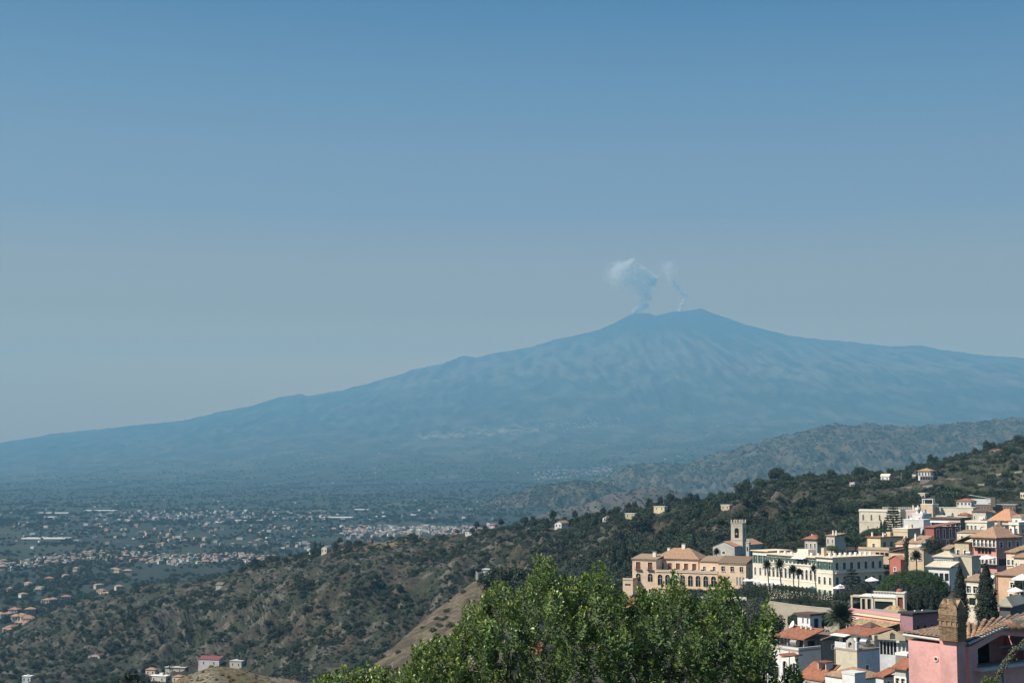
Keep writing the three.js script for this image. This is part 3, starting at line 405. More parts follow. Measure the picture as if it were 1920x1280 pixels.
// big pink house
{ const full = { frameW: 0.25, balcony: 0 }, [b] = building('town_house', 'big salmon-pink house with hipped tile roof and two iron balconies', 'house', null, { c: [1870, 1825, 1917], v: [1009, 1062], D: 430, a: 38, wall: M.pink, roof: ['hip', 3.1, 0.75, M.tile], cornice: std(0.6, 0.3, 0.24), L: [W(6, 0.08, 0.32, 0.95, full), W(4, 0.42, 0.62, 1.3, { pane: M.glass, frame: false, x0: 0.2, x1: 0.8 }), W(6, 0.68, 0.93, 0.95, full)], R: [W(3, 0.66, 0.86, 1.3, { frameW: 0.28 }), W(1, 0.02, 0.26, 4.5, { x0: 0, x1: 0.5, pane: M.glass, ...none })], chimneys: [[0.9, 0.8, 2.2, 0.7], [0.3, 0.9, 2, 0.7]] });
  for (const f of [0.05, 0.655]) { const w = b.wl * (f < 0.5 ? 1 : 0.88); b.put('balcony', cached('longrail' + f, () => { const q = [box(w, 0.18, 1, 0, 0, 0.5), box(w, 0.06, 0.06, 0, 1.05, 0.96)]; for (let x = -w / 2; x <= w / 2; x += 0.2) q.push(new THREE.BoxGeometry(0.035, 1, 0.035).translate(x, 0.55, 0.96)); return mergeGeometries(q); }), M.iron, -b.wl / 2, b.H * f, 0.01); } }
building('town_house', 'tan curved-front house with a sloped tile roof left of the big pink house', 'house', null, { c: [1818, 1791, 1836], v: [1018, 1048], D: 440, a: 30, wall: M.ochre, roof: ['right', 2.2, 0.3, M.tileOld], L: [W(2, 0.1, 0.55, 1, { balcony: 1 })], R: [W(1, 0.1, 0.6, 1.2, { balcony: 1 })] }, { c: [1824, 1797, 1840], v: [1044, 1092], D: 425, a: 30, wall: M.beige, roof: ['flat', 0, 0.1, M.terrace], R: [W(2, 0.25, 0.45, 0.9)] });
{ const g = thing('restaurant', 'round white restaurant with a band of square windows and a pale roof', 'restaurant'), b = block(g, { c: [1788, 1752, 1800], v: [1045, 1068], D: 425, a: 24, wall: M.white, roof: ['hip', 1.3, 0.5, M.beige], L: [W(8, 0.25, 0.78, 0.62, { frame: false })], R: [W(1, 0.3, 0.7, 0.8)] });
  block(g, { c: [1781, 1742, 1795], v: [1064, 1092], D: 415, a: 24, wall: M.white, roof: ['back', 1.3, 0.7, plaster(0.7, 0.6, 0.46)], L: [W(4, 0.1, 0.6, 1.2, none)] }); b.put('drain_pipe', new THREE.CylinderGeometry(0.06, 0.06, 4, 8), M.metal, 0.1, 1.2, -0.3); delete g.userData.placed; }
building('town_house', 'small brick-red house with an orange roof beside the ivory hotel', 'house', null, { c: [1690, 1668, 1702], v: [1050, 1078], D: 515, a: 30, wall: plaster(0.5, 0.16, 0.13), roof: ['gableZ', 1.4, 0.3, M.tileOrange], L: [W(1, 0.25, 0.5, 0.8)] }, { c: [1697, 1668, 1712], v: [1036, 1052], D: 535, a: 30, wall: M.tan, roof: ['right', 1.6, 0.3, M.tileOrange], L: [W(2, 0.3, 0.6, 0.9)] });
building('town_house', 'pale yellow villa with rounded corner and awning below the flat-topped pine', 'house', null, { c: [1652, 1626, 1692], v: [1008, 1036], D: 600, a: 36, wall: M.yellow, roof: ['flat', 0, 0.5, M.tileRed], L: [W(1, 0.3, 0.6, 1.3)], R: [W(3, 0.35, 0.7, 1.8, { frame: false })], chimneys: [[0.1, 0.2, 2, 0.6], [0.9, 0.2, 2, 0.6]], chimneyUp: 0.3 }, { c: [1668, 1610, 1700], v: [1032, 1046], D: 575, a: 24, wall: M.tan, roof: ['flat', 0, 0.2, M.terrace], parapet: 0.8, L: [W(3, 0.2, 0.7, 2, { x0: 0.55, ...none })] });
building('villa', 'small stone villa with a red hipped roof and white dormer behind the ivory hotel', 'villa', null, { c: [1533, 1509, 1547], v: [1011, 1034], D: 660, a: 26, wall: M.greystone, roof: ['hip', 1.8, 0.8, M.tileRed], L: [W(3, 0.3, 0.65, 0.9)], R: [W(2, 0.3, 0.65, 0.9)], chimneys: [[0.4, 0.4, 1.6, 0.8]] });
building('villa', 'grey two-storey villa with twin chimneys and dark garage behind the ivory hotel', 'villa', null, { c: [1566, 1549, 1586], v: [1005, 1034], D: 670, a: 30, wall: M.stone, roof: ['back', 0.9, 0.4, M.tile], L: [W(2, 0.55, 0.8, 0.9), W(2, 0.12, 0.38, 0.9)], chimneys: [[0.6, 0.2, 2.4, 0.6], [0.95, 0.2, 2.4, 0.6]] });
building('town_house', 'white low house with a tiled lean-to left of the dark garden tree', 'house', null, { c: [1738, 1716, 1748], v: [1012, 1040], D: 545, a: 30, wall: M.white, roof: ['back', 1.3, 0.3, M.tileOld], L: [W(1, 0.3, 0.6, 0.9)] }, { c: [1728, 1703, 1738], v: [1019, 1042], D: 530, a: 30, wall: M.cream, roof: ['back', 1.5, 0.3, M.tile], L: [W(2, 0.35, 0.65, 0.8)], chimneys: [[0.4, 0.5, 3, 0.6]] });
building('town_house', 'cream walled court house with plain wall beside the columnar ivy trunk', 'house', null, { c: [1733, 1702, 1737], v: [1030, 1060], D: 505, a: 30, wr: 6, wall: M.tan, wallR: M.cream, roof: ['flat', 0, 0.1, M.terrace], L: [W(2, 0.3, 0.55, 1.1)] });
building('town_house', 'tan house with a lichen-stained tile roof touching the right frame edge', 'house', null, { c: [1905, 1888, 1960], v: [1036, 1070], D: 380, a: 24, wall: M.peach, roof: ['back', 2.1, 0.4, M.tileOld], L: [W(2, 0.3, 0.6, 0.8)] }, { c: [1930, 1902, 1990], v: [1046, 1072], D: 365, a: 24, wall: M.cream, roof: ['back', 2.2, 0.4, M.tile], L: [W(3, 0.35, 0.6, 0.5)] });
building('town_house', 'peach house with a mottled orange tile roof and two white-framed windows', 'house', null, { c: [1915, 1870, 1990], v: [1080, 1130], D: 330, a: 22, wall: M.peachDeep, roof: ['back', 2.3, 0.4, M.tile], L: [W(1, 0.55, 0.75, 0.8, { x0: 0.45, x1: 0.85, frameW: 0.2 }), W(1, 0.1, 0.32, 0.8, { x0: 0.4, x1: 0.8, frameW: 0.2 })] });
building('town_house', 'small grey-roofed hut with an orange door right of the tall dark cypress', 'house', null, { c: [1896, 1875, 1925], v: [1138, 1175], D: 240, a: 16, wall: plaster(0.12, 0.12, 0.13), roof: ['hip', 1.4, 0.5, plaster(0.36, 0.33, 0.26)], L: [W(1, 0, 0.5, 1.1, { door: 1, pane: M.peachDeep, ...none })] });
building('town_house', 'pale terrace house stepping down between the two dark cypresses', 'house', null, { c: [1838, 1812, 1858], v: [1090, 1180], D: 300, a: 26, wall: M.cream, roof: ['back', 1, 0.3, M.tileOld], L: [W(2, 0.75, 0.9, 1), W(1, 0.5, 0.65, 1.4, none)] });
building('town_house', 'small tan tiled house above the round white restaurant', 'house', null, { c: [1782, 1768, 1794], v: [1030, 1048], D: 468, a: 28, wall: M.tan, roof: ['back', 1.2, 0.3, M.tileOld], L: [W(2, 0.4, 0.7, 0.8)] });
building('town_house', 'ivory box house left of the big pink house roof', 'house', null, { c: [1818, 1801, 1828], v: [1001, 1018], D: 515, a: 28, wall: M.ivory, roof: ['flat', 0, 0.15, M.trim], L: [W(3, 0.4, 0.7, 0.8)] });
building('town_house', 'white flat house between the convent and the dark red house', 'house', null, { c: [1776, 1756, 1788], v: [968, 984], D: 735, a: 28, wall: M.white, roof: ['flat', 0, 0.15, M.trim], L: [W(3, 0.4, 0.7, 0.9)] });
building('town_house', 'small red-roofed house below the arched convent wall', 'house', null, { c: [1815, 1797, 1824], v: [966, 982], D: 725, a: 28, wall: M.cream, roof: ['hip', 1.2, 0.4, M.tileRed], L: [W(3, 0.4, 0.7, 0.9)] });
building('town_house', 'terracotta house right of the pale yellow villa', 'house', null, { c: [1694, 1680, 1702], v: [1020, 1036], D: 585, a: 28, wall: M.peachDeep, roof: ['back', 1.1, 0.3, M.tile], L: [W(2, 0.4, 0.7, 0.8)] });
building('town_house', 'peach terrace house at the right edge above the big pink house', 'house', null, { c: [1912, 1895, 1935], v: [1006, 1028], D: 470, a: 26, wall: M.peach, roof: ['flat', 0, 0.2, M.terrace], parapet: 0.6, L: [W(2, 0.45, 0.75, 0.9)] });
building('town_house', 'grey terrace house with awnings below the big pink house', 'house', null, { c: [1866, 1846, 1876], v: [1076, 1100], D: 345, a: 26, wall: M.stone, roof: ['flat', 0, 0.2, M.terrace], L: [W(2, 0.4, 0.75, 1.2, { awning: 1 })] });
// ---------------------------------------------------------------- nearer houses
{ // pink restaurant with terrace, pergola and straw roofs
  const g = thing('restaurant', 'pink terrace restaurant with straw awnings and a glazed pavilion', 'restaurant');
  const b = block(g, { c: [1690, 1592, 1697], v: [1160, 1205], D: 285, a: 50, wr: 7, wall: M.rose, roof: ['flat', 0, 0.12, M.terrace], cornice: M.trimWarm, parapet: 0.5, parapetMat: M.rose, L: [W(2, 0.45, 0.72, 1, { x0: 0, x1: 0.28, frameW: 0.3 }), W(4, 0, 0.5, 2.6, { x0: 0.35, x1: 0.98, ...none })], dig: 6 });
  b.put('straw_roof', roofGeometry('back', b.wl * 0.72, 4.2, 0.9, 0.1), M.straw, -0.3, b.H * 0.62, 4.3);
  for (let i = 0; i < 5; i++) { b.put('post', new THREE.CylinderGeometry(0.09, 0.09, 3, 8), M.trim, -0.6 - i * b.wl * 0.17, b.H * 0.62 - 1.5, 4); if (i < 4) b.put('curtain', curtain(), M.canvas, -1.5 - i * b.wl * 0.17, b.H * 0.62 - 2.4, 4); }
  const p = block(g, { c: [1680, 1614, 1686], v: [1121, 1146], D: 322, a: 14, wr: 5, wall: M.cream, roof: ['flat', 0, 0.2, M.trim], L: [W(2, 0.02, 0.86, 2.4, { x0: 0.03, x1: 0.34, frame: false, barMat: M.dark }), W(1, 0.02, 0.72, 4.6, { x0: 0.36, x1: 0.98, ...none })], dig: 5 });
  p.put('balustrade', baluster(p.wl * 0.62), M.trim, -p.wl * 0.32, p.H + 0.3, -0.3); p.put('lamp_post', new THREE.CylinderGeometry(0.08, 0.1, p.H + 1.4, 8), M.trim, -p.wl * 0.67, p.H / 2, 0.4);
  p.put('pergola', mergeGeometries([box(3.6, 0.35, 0.4, 0, 2.6, 0), box(0.35, 2.6, 0.35, -1.6, 1.3, 0), box(0.35, 2.6, 0.35, 1.6, 1.3, 0), box(3.6, 0.35, 0.4, 0, 2.6, -2.2)]), M.cream, -p.wl - 0.4, 0.3, -0.2);
  const t = block(g, { c: [1697, 1681, 1700], v: [1113, 1147], D: 318, a: 12, wr: 2.2, wall: M.cream, roof: ['flat', 0, 0.12, M.trim], L: [W(1, 0.0, 0.8, 1.15, { door: 1, pane: std(0.2, 0.05, 0.05), frame: false })], dig: 5 });
  t.put('dome', new THREE.SphereGeometry(0.75, 16, 8, 0, Math.PI * 2, 0, Math.PI / 2), M.red, -t.wl + 0.6, t.H + 0.3, -0.9);
  const s = block(g, { c: [1690, 1655, 1701], v: [1151, 1160], D: 298, a: 28, wall: M.terrace, roof: ['hip', 1.3, 0.6, M.straw], dig: 3 });
  void s; delete g.userData.placed;
}
function curtain() { return cached('curtain', () => { const g = new THREE.PlaneGeometry(1.3, 2.6, 10, 6), p = g.attributes.position; for (let i = 0; i < p.count; i++) { const f = (p.getY(i) + 1.3) / 2.6; p.setX(i, p.getX(i) * (0.55 + 0.45 * Math.abs(f - 0.35))); p.setZ(i, 0.08 * Math.sin(p.getX(i) * 14)); } g.computeVertexNormals(); return g.translate(0, 1.3, 0); }); }
function baluster(w) { const g = [box(w, 0.14, 0.3, 0, 0.95, 0), box(w, 0.12, 0.3, 0, 0.06, 0)]; for (let x = -w / 2 + 0.2; x < w / 2; x += 0.34) g.push(new THREE.CylinderGeometry(0.07, 0.1, 0.82, 6).translate(x, 0.5, 0)); return mergeGeometries(g.map((q) => q.toNonIndexed())); }
{ const [b] = building('town_house', 'purple house with three small square windows and dark flat roof', 'house', null, { c: [1713, 1690, 1765], v: [1152, 1200], D: 255, a: 44, wall: M.purple, roof: ['flat', 0, 0.35, M.dark], R: [W(3, 0.35, 0.55, 0.62, { sill: 1, frame: false, bars: false, x0: 0.02, x1: 0.8 })], dig: 5 });
  b.put('roof_light', new THREE.SphereGeometry(0.18, 8, 6), M.white, -0.6, b.H + 0.5, -1.2); b.put('roof_light', new THREE.SphereGeometry(0.18, 8, 6), M.white, -0.6, b.H + 0.5, -3); }
{ // ochre gable wall with a small arch, and the pale columned front under it
  const [b] = building('gatehouse', 'ochre gabled front with a round arch over pale columns beside the near pink house', 'building', null, { c: [1700, 1650, 1710], v: [1203, 1236], D: 208, a: 14, wr: 6, wall: M.white, roof: ['gableZ', 0.9, 0.3, M.tile], L: [W(5, 0.2, 0.95, 0.5, { pane: M.glass, frame: false, x0: 0, x1: 0.65 }), W(2, 0.15, 0.9, 0.4, { pane: M.cream, frame: false, x0: 0.68 })], dig: 6 });
  const s = new THREE.Shape([V2(-b.wl * 1.02, 0), V2(0.1, 0), V2(0.1, 0.55), V2(-b.wl * 0.45, 1.45), V2(-b.wl * 1.02, 0.6)]); s.holes.push(arch(THREE.Path, -b.wl * 0.45 - 0.38, 0.12, 0.76, 0.95, 'arch'));
  b.put('gable', new THREE.ExtrudeGeometry(s, { depth: 0.3, bevelEnabled: false }), M.ochre, 0, b.H + 0.2, 0.35); }
function V2(x, y) { return new THREE.Vector2(x, y); }
{ // house whose right wall has its bluish shade painted in as lilac
  const g = thing('town_house', 'house with lilac shade painted into its right wall, a beige side wall and glazed roof terrace', 'house');
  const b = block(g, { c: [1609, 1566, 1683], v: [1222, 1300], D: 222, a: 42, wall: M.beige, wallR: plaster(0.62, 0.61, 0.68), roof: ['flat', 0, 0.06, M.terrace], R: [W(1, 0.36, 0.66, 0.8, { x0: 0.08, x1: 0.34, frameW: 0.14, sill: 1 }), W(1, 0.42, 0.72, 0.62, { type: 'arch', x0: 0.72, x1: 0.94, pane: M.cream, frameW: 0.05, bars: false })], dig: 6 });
  b.put('railing', railing(b.wr * 0.9), M.iron, -0.2, b.H + 0.3, -b.wr / 2, Math.PI / 2); b.put('parapet', box(b.wl * 0.5, 0.85, 0.2, 0, 0.42, 0), M.white, -b.wl * 0.74, b.H + 0.3, -0.15); b.put('corner_pillar', box(0.45, 1.1, 0.45, 0, 0.55, 0), M.white, -0.3, b.H + 0.3, -0.3);
  b.put('archway', arch2(1.5, 1.7), M.greystone, -b.wl * 0.3, b.H + 0.3, -0.4);
  const p = block(g, { c: [1630, 1574, 1668], v: [1192, 1224], D: 227, a: 42, wall: M.white, roof: ['back', 0.7, 0.5, M.tileRed], L: [W(2, 0.1, 0.86, 2, none)], R: [W(2, 0.12, 0.88, 1.5, none)], dig: 0.1 });
  p.put('canopy', new THREE.BoxGeometry(3.2, 0.1, 1.6).rotateX(0.15), M.trim, -p.wl * 0.8, p.H * 0.92, 0.9);
  const c = block(g, { c: [1634, 1619, 1647], v: [1177, 1197], D: 232, a: 42, wall: M.white, roof: ['hip', 0.7, 0.35, M.tileDark], dig: 1 }); void c;
  const q = block(g, { c: [1679, 1660, 1687], v: [1202, 1222], D: 231, a: 40, wall: M.white, roof: ['flat', 0, 0.15, M.trim], L: [W(4, 0.1, 0.9, 0.5, { frame: false })], dig: 0.1 }); void q;
  delete g.userData.placed;
}
function railing(w) { const g = [box(w, 0.05, 0.05, 0, 1, 0), box(w, 0.04, 0.04, 0, 0.12, 0)]; for (let x = -w / 2; x <= w / 2; x += 0.14) g.push(new THREE.BoxGeometry(0.025, 0.95, 0.025).translate(x, 0.5, 0)); return mergeGeometries(g); }
building('town_house', 'dark grey house wedged between the white house and the beige-sided house', 'house', null, { c: [1543, 1515, 1569], v: [1200, 1275], D: 236, a: 42, wall: M.grey, roof: ['back', 0.7, 0.4, M.tileBrown], R: [W(1, 0.75, 0.85, 0.6, { x0: 0.5, frameW: 0.2 })], dig: 6 });
{ // white house with a red-roofed penthouse
  const g = thing('town_house', 'white house with arched windows and a glazed penthouse under a red roof', 'house'), A = { type: 'arch', frameW: 0.06, frameMat: M.white, bars: true };
  const b = block(g, { c: [1499, 1436, 1541], v: [1222, 1305], D: 232, a: 42, wall: M.white, roof: ['flat', 0, 0.05, M.terrace], L: [W(1, 0.36, 0.74, 2.4, { ...A, x0: 0.04, x1: 0.45 }), W(1, 0.34, 0.76, 0.9, { ...A, x0: 0.5, x1: 0.68 }), W(1, 0.4, 0.74, 0.8, { ...A, x0: 0.78, x1: 0.97 })], dig: 7, parapet: 0.3 });
  b.put('railing', railing(b.wl * 0.6), M.iron, -b.wl * 0.34, b.H + 0.6, -0.1); b.put('drain_pipe', new THREE.CylinderGeometry(0.05, 0.05, b.H, 8), M.metal, -b.wl * 0.27, b.H / 2, 0.07);
  b.put('tile_hood', roofGeometry('back', b.wr * 0.8, 0.9, 0.35, 0.05), M.tileRed, 0.05, b.H - 0.45, -0.8, Math.PI / 2);
  const p = block(g, { c: [1508, 1462, 1537], v: [1199, 1226], D: 235, a: 42, wall: plaster(0.3, 0.32, 0.34), roof: ['back', 1.3, 0.7, M.tileRed], L: [W(3, 0.06, 0.92, 1.9, none)], R: [W(1, 0.06, 0.9, 2, { ...none, x0: 0.1, x1: 0.8 })], dig: 0.1 });
  for (let i = 0; i < 3; i++) p.put('roof_vent', new THREE.CylinderGeometry(0.16, 0.2, 0.5, 8), M.white, -p.wl * (0.25 + 0.2 * i), p.H + 1.5, -p.wr * 0.9);
  const t = block(g, { c: [1520, 1496, 1541], v: [1154, 1196], D: 246, a: 42, wall: M.white, roof: ['flat', 0, 0.45, M.tileDark], L: [W(2, 0.62, 0.86, 0.42, { frame: false, type: 'arch', x0: 0.25 })], R: [W(1, 0.2, 0.85, 1.2, none)], dig: 4 }); t.put('ledge', box(t.wl + 1.4, 0.16, 1.2, 0, 0, 0), M.tile, -t.wl / 2, t.H * 0.2, 0.6);
  delete g.userData.placed;
  const d = thing('satellite_dish', 'large white satellite dish on the penthouse roof of the white house', 'satellite dish', null, at(1487, 1186, 242)), prof = []; for (let i = 0; i <= 10; i++) prof.push(V2(0.95 * i / 10, 0.24 * (i / 10) ** 2));
  const dish = part('dish', new THREE.LatheGeometry(prof, 24), M.trim, d); dish.position.set(0, 1, 0); dish.rotation.set(0.2, 0, 1.15); part('arm', new THREE.CylinderGeometry(0.03, 0.03, 1, 6).rotateZ(1.1).translate(-0.4, 1, 0), M.metal, d); part('mast', new THREE.CylinderGeometry(0.05, 0.05, 1.2, 8).translate(0, 0.5, 0), M.metal, d);
}
{ const [b] = building('town_house', 'low red lean-to roof with a box dormer in front of the white house', 'house', null, { c: [1545, 1497, 1575], v: [1278, 1320], D: 205, a: 42, wall: plaster(0.4, 0.38, 0.34), roof: ['back', 1.9, 0.15, M.tileRed], dig: 8 });
  b.put('dormer', mergeGeometries([box(0.12, 1, 1.4, -0.7, 0.5, 0), box(0.12, 1, 1.4, 0.7, 0.5, 0)]), M.white, -b.wl * 0.3, b.H + 1.4, -b.wr * 0.62); b.put('dormer_roof', box(1.9, 0.12, 1.8, 0, 1.06, 0), M.tileRed, -b.wl * 0.3, b.H + 1.4, -b.wr * 0.62); }
building('town_house', 'low house with an orange tiled roof and white parapet along the bottom edge', 'house', null, { c: [1612, 1548, 1660], v: [1275, 1320], D: 188, a: 40, wall: M.white, roof: ['hip', 1.0, 0.2, M.tile], dig: 8 }, { c: [1604, 1580, 1624], v: [1266, 1310], D: 184, a: 40, wall: M.white, roof: ['flat', 0, 0.05, M.white], dig: 8 });
building('town_house', 'tiny white house with a red tiled roof at the bottom edge', 'house', null, { c: [1658, 1643, 1684], v: [1270, 1310], D: 175, a: 42, wall: M.white, roof: ['back', 0.7, 0.25, M.tileRed], R: [W(2, 0.2, 0.8, 0.6)], dig: 8 });
building('town_house', 'grey house under a dark orange roof tucked against the near pink house', 'house', null, { c: [1700, 1679, 1715], v: [1256, 1310], D: 165, a: 30, wall: M.greystone, roof: ['back', 0.9, 0.3, M.tileRed], dig: 8, L: [W(2, 0.4, 0.7, 0.6)] }, { c: [1702, 1680, 1716], v: [1230, 1256], D: 172, a: 30, wall: plaster(0.3, 0.29, 0.28), roof: ['flat', 0, 0.05, M.trim] });

// the near pink house: walls, tiles one by one, brick chimney
{
  const g = thing('pink_house', 'near pink house with brick chimney, uneven clay tiles and a shaded loggia', 'house');
  const P0 = () => M.pinkNear, P = M.pinkNear = plaster(0.68, 0.37, 0.345), inner = P0(), edge = std(0.50, 0.50, 0.47, 0.7);
  const b = block(g, { c: [1819, 1705, 1990], v: [1212, 1310], D: 85, a: 34, wr: 9, wall: P, roof: ['none'], dig: 14, R: [] });
  g.children.filter((o) => o.name === 'wall')[1].removeFromParent();                             // the right wall is built with its opening below
  const rw = b.wr - 0.353, s = new THREE.Shape([V2(0, -14), V2(rw, -14), V2(rw, b.H + 0.35), V2(6, b.H + 0.5), V2(3.0, b.H + 0.78), V2(0, b.H + 0.02)]);
  s.holes.push(new THREE.Path([V2(0.5, 1.7), V2(5.8, 1.7), V2(5.8, b.H + 0.12), V2(3.0, b.H + 0.42), V2(0.5, b.H - 0.22)]));
  b.put('wall', new THREE.ExtrudeGeometry(s, { depth: 0.35, bevelEnabled: false }).translate(0, 0, -0.35), P, 0, 0, -0.353, Math.PI / 2);
  b.put('loggia_wall', box(0.2, 2.6, 8.0, -2.2, 2.3, -4.5), inner); b.put('loggia_floor', box(1.7, 0.12, 8.0, -1.25, 1.4, -4.5), M.terrace); b.put('loggia_end', box(1.7, 2.2, 0.2, -1.25, 2.5, -7.0), inner);
  for (const z of [-2.6, -4.4]) { const d = b.put('loggia_door', box(0.08, 2.0, 1.2, 0, 1.0, 0), M.glass, -2.06, 1.46, z); part('frame', mergeGeometries([box(0.1, 2.05, 0.1, 0.02, 1.02, 0.62), box(0.1, 2.05, 0.1, 0.02, 1.02, -0.62), box(0.1, 0.1, 1.3, 0.02, 2.02, 0)]), M.dark, d); }
  b.put('curtain', box(0.06, 1.9, 0.4, -1.9, 2.4, -3.5), M.trim); b.put('sill', box(0.75, 0.16, 5.2, 0.2, 1.62, -3.1), edge); b.put('post', new THREE.CylinderGeometry(0.045, 0.045, 2.6, 8), M.shutter, 0.5, 1.0, -2.6);
  b.put('beam', box(0.1, 0.1, 4.4, 0.35, 2.75, -4.6), std(0.1, 0.12, 0.11)); b.put('shutter_panel', box(0.12, 0.3, 2.0, 0.3, 2.6, -5.6), edge);
  const ring = b.put('wall_vent', new THREE.TorusGeometry(0.13, 0.035, 8, 24), std(0.7, 0.6, 0.52), -b.wl * 0.53, b.H * 0.685, 0.02); part('pipe_mouth', new THREE.CircleGeometry(0.12, 20).translate(0, 0, 0.006), M.dark, ring);
  // roof surfaces: corner points, then clay tiles laid over them
  const q = (u, v, D) => at(u, v, D).sub(g.position), E1 = q(1694, 1189, 88.5), E2 = q(1815, 1206, 84.9), R2 = q(1881, 1176, 87), R3 = q(1990, 1182, 91), T3 = q(1990, 1140, 94.4), T1 = q(1808, 1170, 88.6), T0 = q(1752, 1178, 91.3), dn = (p) => p.clone().add(V(0, -0.1, 0));
  const deck = faceted([[E1, E2, T1, T0], [E2, R2, T3, T1], [R2, R3, T3], [dn(E1), dn(E2), E2, E1], [dn(E2), dn(R2), R2, E2], [dn(R2), dn(R3), R3, R2], [dn(E2), dn(E1), dn(T0), dn(T1)], [dn(R2), dn(E2), dn(T1), dn(T3)]]);
  part('roof', deck, M.tileBrown, g);
  for (const [a, c] of [[E1, E2], [E2, R2], [R2, R3]]) { const d = c.clone().sub(a); part('gutter', new THREE.TubeGeometry(new THREE.LineCurve3(a.clone().add(V(0, -0.02, 0.05)), c.clone().add(V(0, -0.02, 0.05))), 2, 0.085, 8), edge, g); void d; }
  const tileGeo = [0, 1, 2].map((k) => { const t = new THREE.CylinderGeometry(0.115, 0.095, 0.46, 7, 1, true, -Math.PI / 2, Math.PI).rotateX(-Math.PI / 2); t.rotateZ(0); return t.rotateY((k - 1) * 0.05); });
  const tileMats = [[0.62, 0.33, 0.17], [0.56, 0.40, 0.26], [0.70, 0.38, 0.16], [0.42, 0.30, 0.21], [0.63, 0.47, 0.33], [0.50, 0.26, 0.14], [0.33, 0.27, 0.21]].map((c) => std(...c, 0.95, { map: GRAIN }));
  const lay = (A, B, C, D4, cols, rows) => { const nrm = B.clone().sub(A).cross(D4.clone().sub(A)).normalize(); if (nrm.y < 0) nrm.negate();
    for (let j = 0; j < rows; j++) for (let i = 0; i < cols; i++) { const f = (i + 0.5) / cols, h = (j + 0.5 + rr(-0.06, 0.06)) / rows, lo = A.clone().lerp(B, f), hi = D4.clone().lerp(C, f), p = lo.clone().lerp(hi, h), up = hi.clone().sub(lo).normalize(), side = new THREE.Vector3().crossVectors(nrm, up).normalize(), m = part('roof_tile', pick(tileGeo), pick(tileMats), g);
      m.matrix.makeBasis(side, new THREE.Vector3().crossVectors(up, side).normalize(), up); m.matrix.scale(V(A.distanceTo(B) / cols / 0.235, 1, lo.distanceTo(hi) / rows / 0.42)); m.matrix.setPosition(p.addScaledVector(nrm, 0.03 + rr(0, 0.02))); m.matrix.decompose(m.position, m.quaternion, m.scale); } };
  lay(E1, E2, T1, T0, 14, 7); lay(E2, R2, T3, T1, 12, 11); lay(R2, R3, T3, T3.clone().lerp(R2, 0.02), 8, 7);
  // chimney
  const ch = block(g, { c: [1796, 1762, 1812], v: [1154, 1203], D: 83.6, a: 34, wall: std(0.30, 0.20, 0.12, 1), roof: ['flat', 0, 0.03, M.brick], dig: 0.02 });
  block(g, { c: [1797, 1764, 1812], v: [1203, 1310], D: 83.9, a: 34, wall: P, roof: ['none'], dig: 14 });
  const brickMats = [[0.38, 0.25, 0.15], [0.32, 0.21, 0.12], [0.43, 0.30, 0.18], [0.26, 0.17, 0.11]].map((c) => std(...c, 0.95, { map: GRAIN })), bg = new THREE.BoxGeometry(1, 1, 1), courses = 23, ch2 = ch.H / courses;
  for (const [w, side] of [[ch.wl, 0], [ch.wr, 1]]) for (let j = 0; j < courses; j++) { if (j >= 13 && j <= 17) continue; const n = side ? 3 : 5; for (let i = 0; i < n; i++) { const len = w / n, x = (i + 0.5) * len + (j % 2 ? 0.25 : -0.25) * len * 0.5; const m = side ? ch.put('brick', bg, pick(brickMats), 0.008, (j + 0.5) * ch2, -clamp(x, 0.08, w - 0.08)) : ch.put('brick', bg, pick(brickMats), -clamp(x, 0.08, w - 0.08), (j + 0.5) * ch2, 0.008); m.scale.set(side ? 0.06 + rr(0, 0.012) : len - 0.016, ch2 - 0.014, side ? len - 0.016 : 0.06 + rr(0, 0.012)); } }
  for (let i = 0; i < 4; i++) ch.put('flue_pier', box(0.17, ch2 * 5, 0.12, 0, 0, 0), M.brick, -0.1 - i * (ch.wl - 0.2) / 3, ch2 * 15.5, -0.01);
  for (let i = 0; i < 3; i++) ch.put('flue_pier', box(0.12, ch2 * 5, 0.17, 0, 0, 0), M.brick, -0.01, ch2 * 15.5, -0.1 - i * (ch.wr - 0.2) / 2);
  ch.put('flue_recess', box(ch.wl - 0.5, ch2 * 4.9, ch.wr - 0.5, -ch.wl / 2, ch2 * 15.5, -ch.wr / 2), M.brick); ch.put('ledge', box(ch.wl + 0.14, 0.06, ch.wr + 0.14, -ch.wl / 2, ch2 * 12.9, -ch.wr / 2), M.tileOld); ch.put('ledge', box(ch.wl + 0.14, 0.06, ch.wr + 0.14, -ch.wl / 2, ch2 * 18.1, -ch.wr / 2), M.tileOld);
  ch.put('gablet', roofGeometry('gableZ', ch.wl * 0.62, ch.wr, 0.5, 0.03, 1), M.brick, -0.02, ch.H + 0.45, 0); ch.put('gablet', roofGeometry('gableZ', ch.wl * 0.5, ch.wr * 0.8, 0.45, 0.03, 1), M.brick, -ch.wl * 0.55, ch.H + 0.45, -ch.wr * 0.2); ch.put('gablet', roofGeometry('gableX', ch.wl * 0.9, ch.wr * 0.8, 0.42, 0.03, 1), M.brick, -0.05, ch.H + 0.45, -ch.wr * 0.1);
  delete g.userData.placed;
}
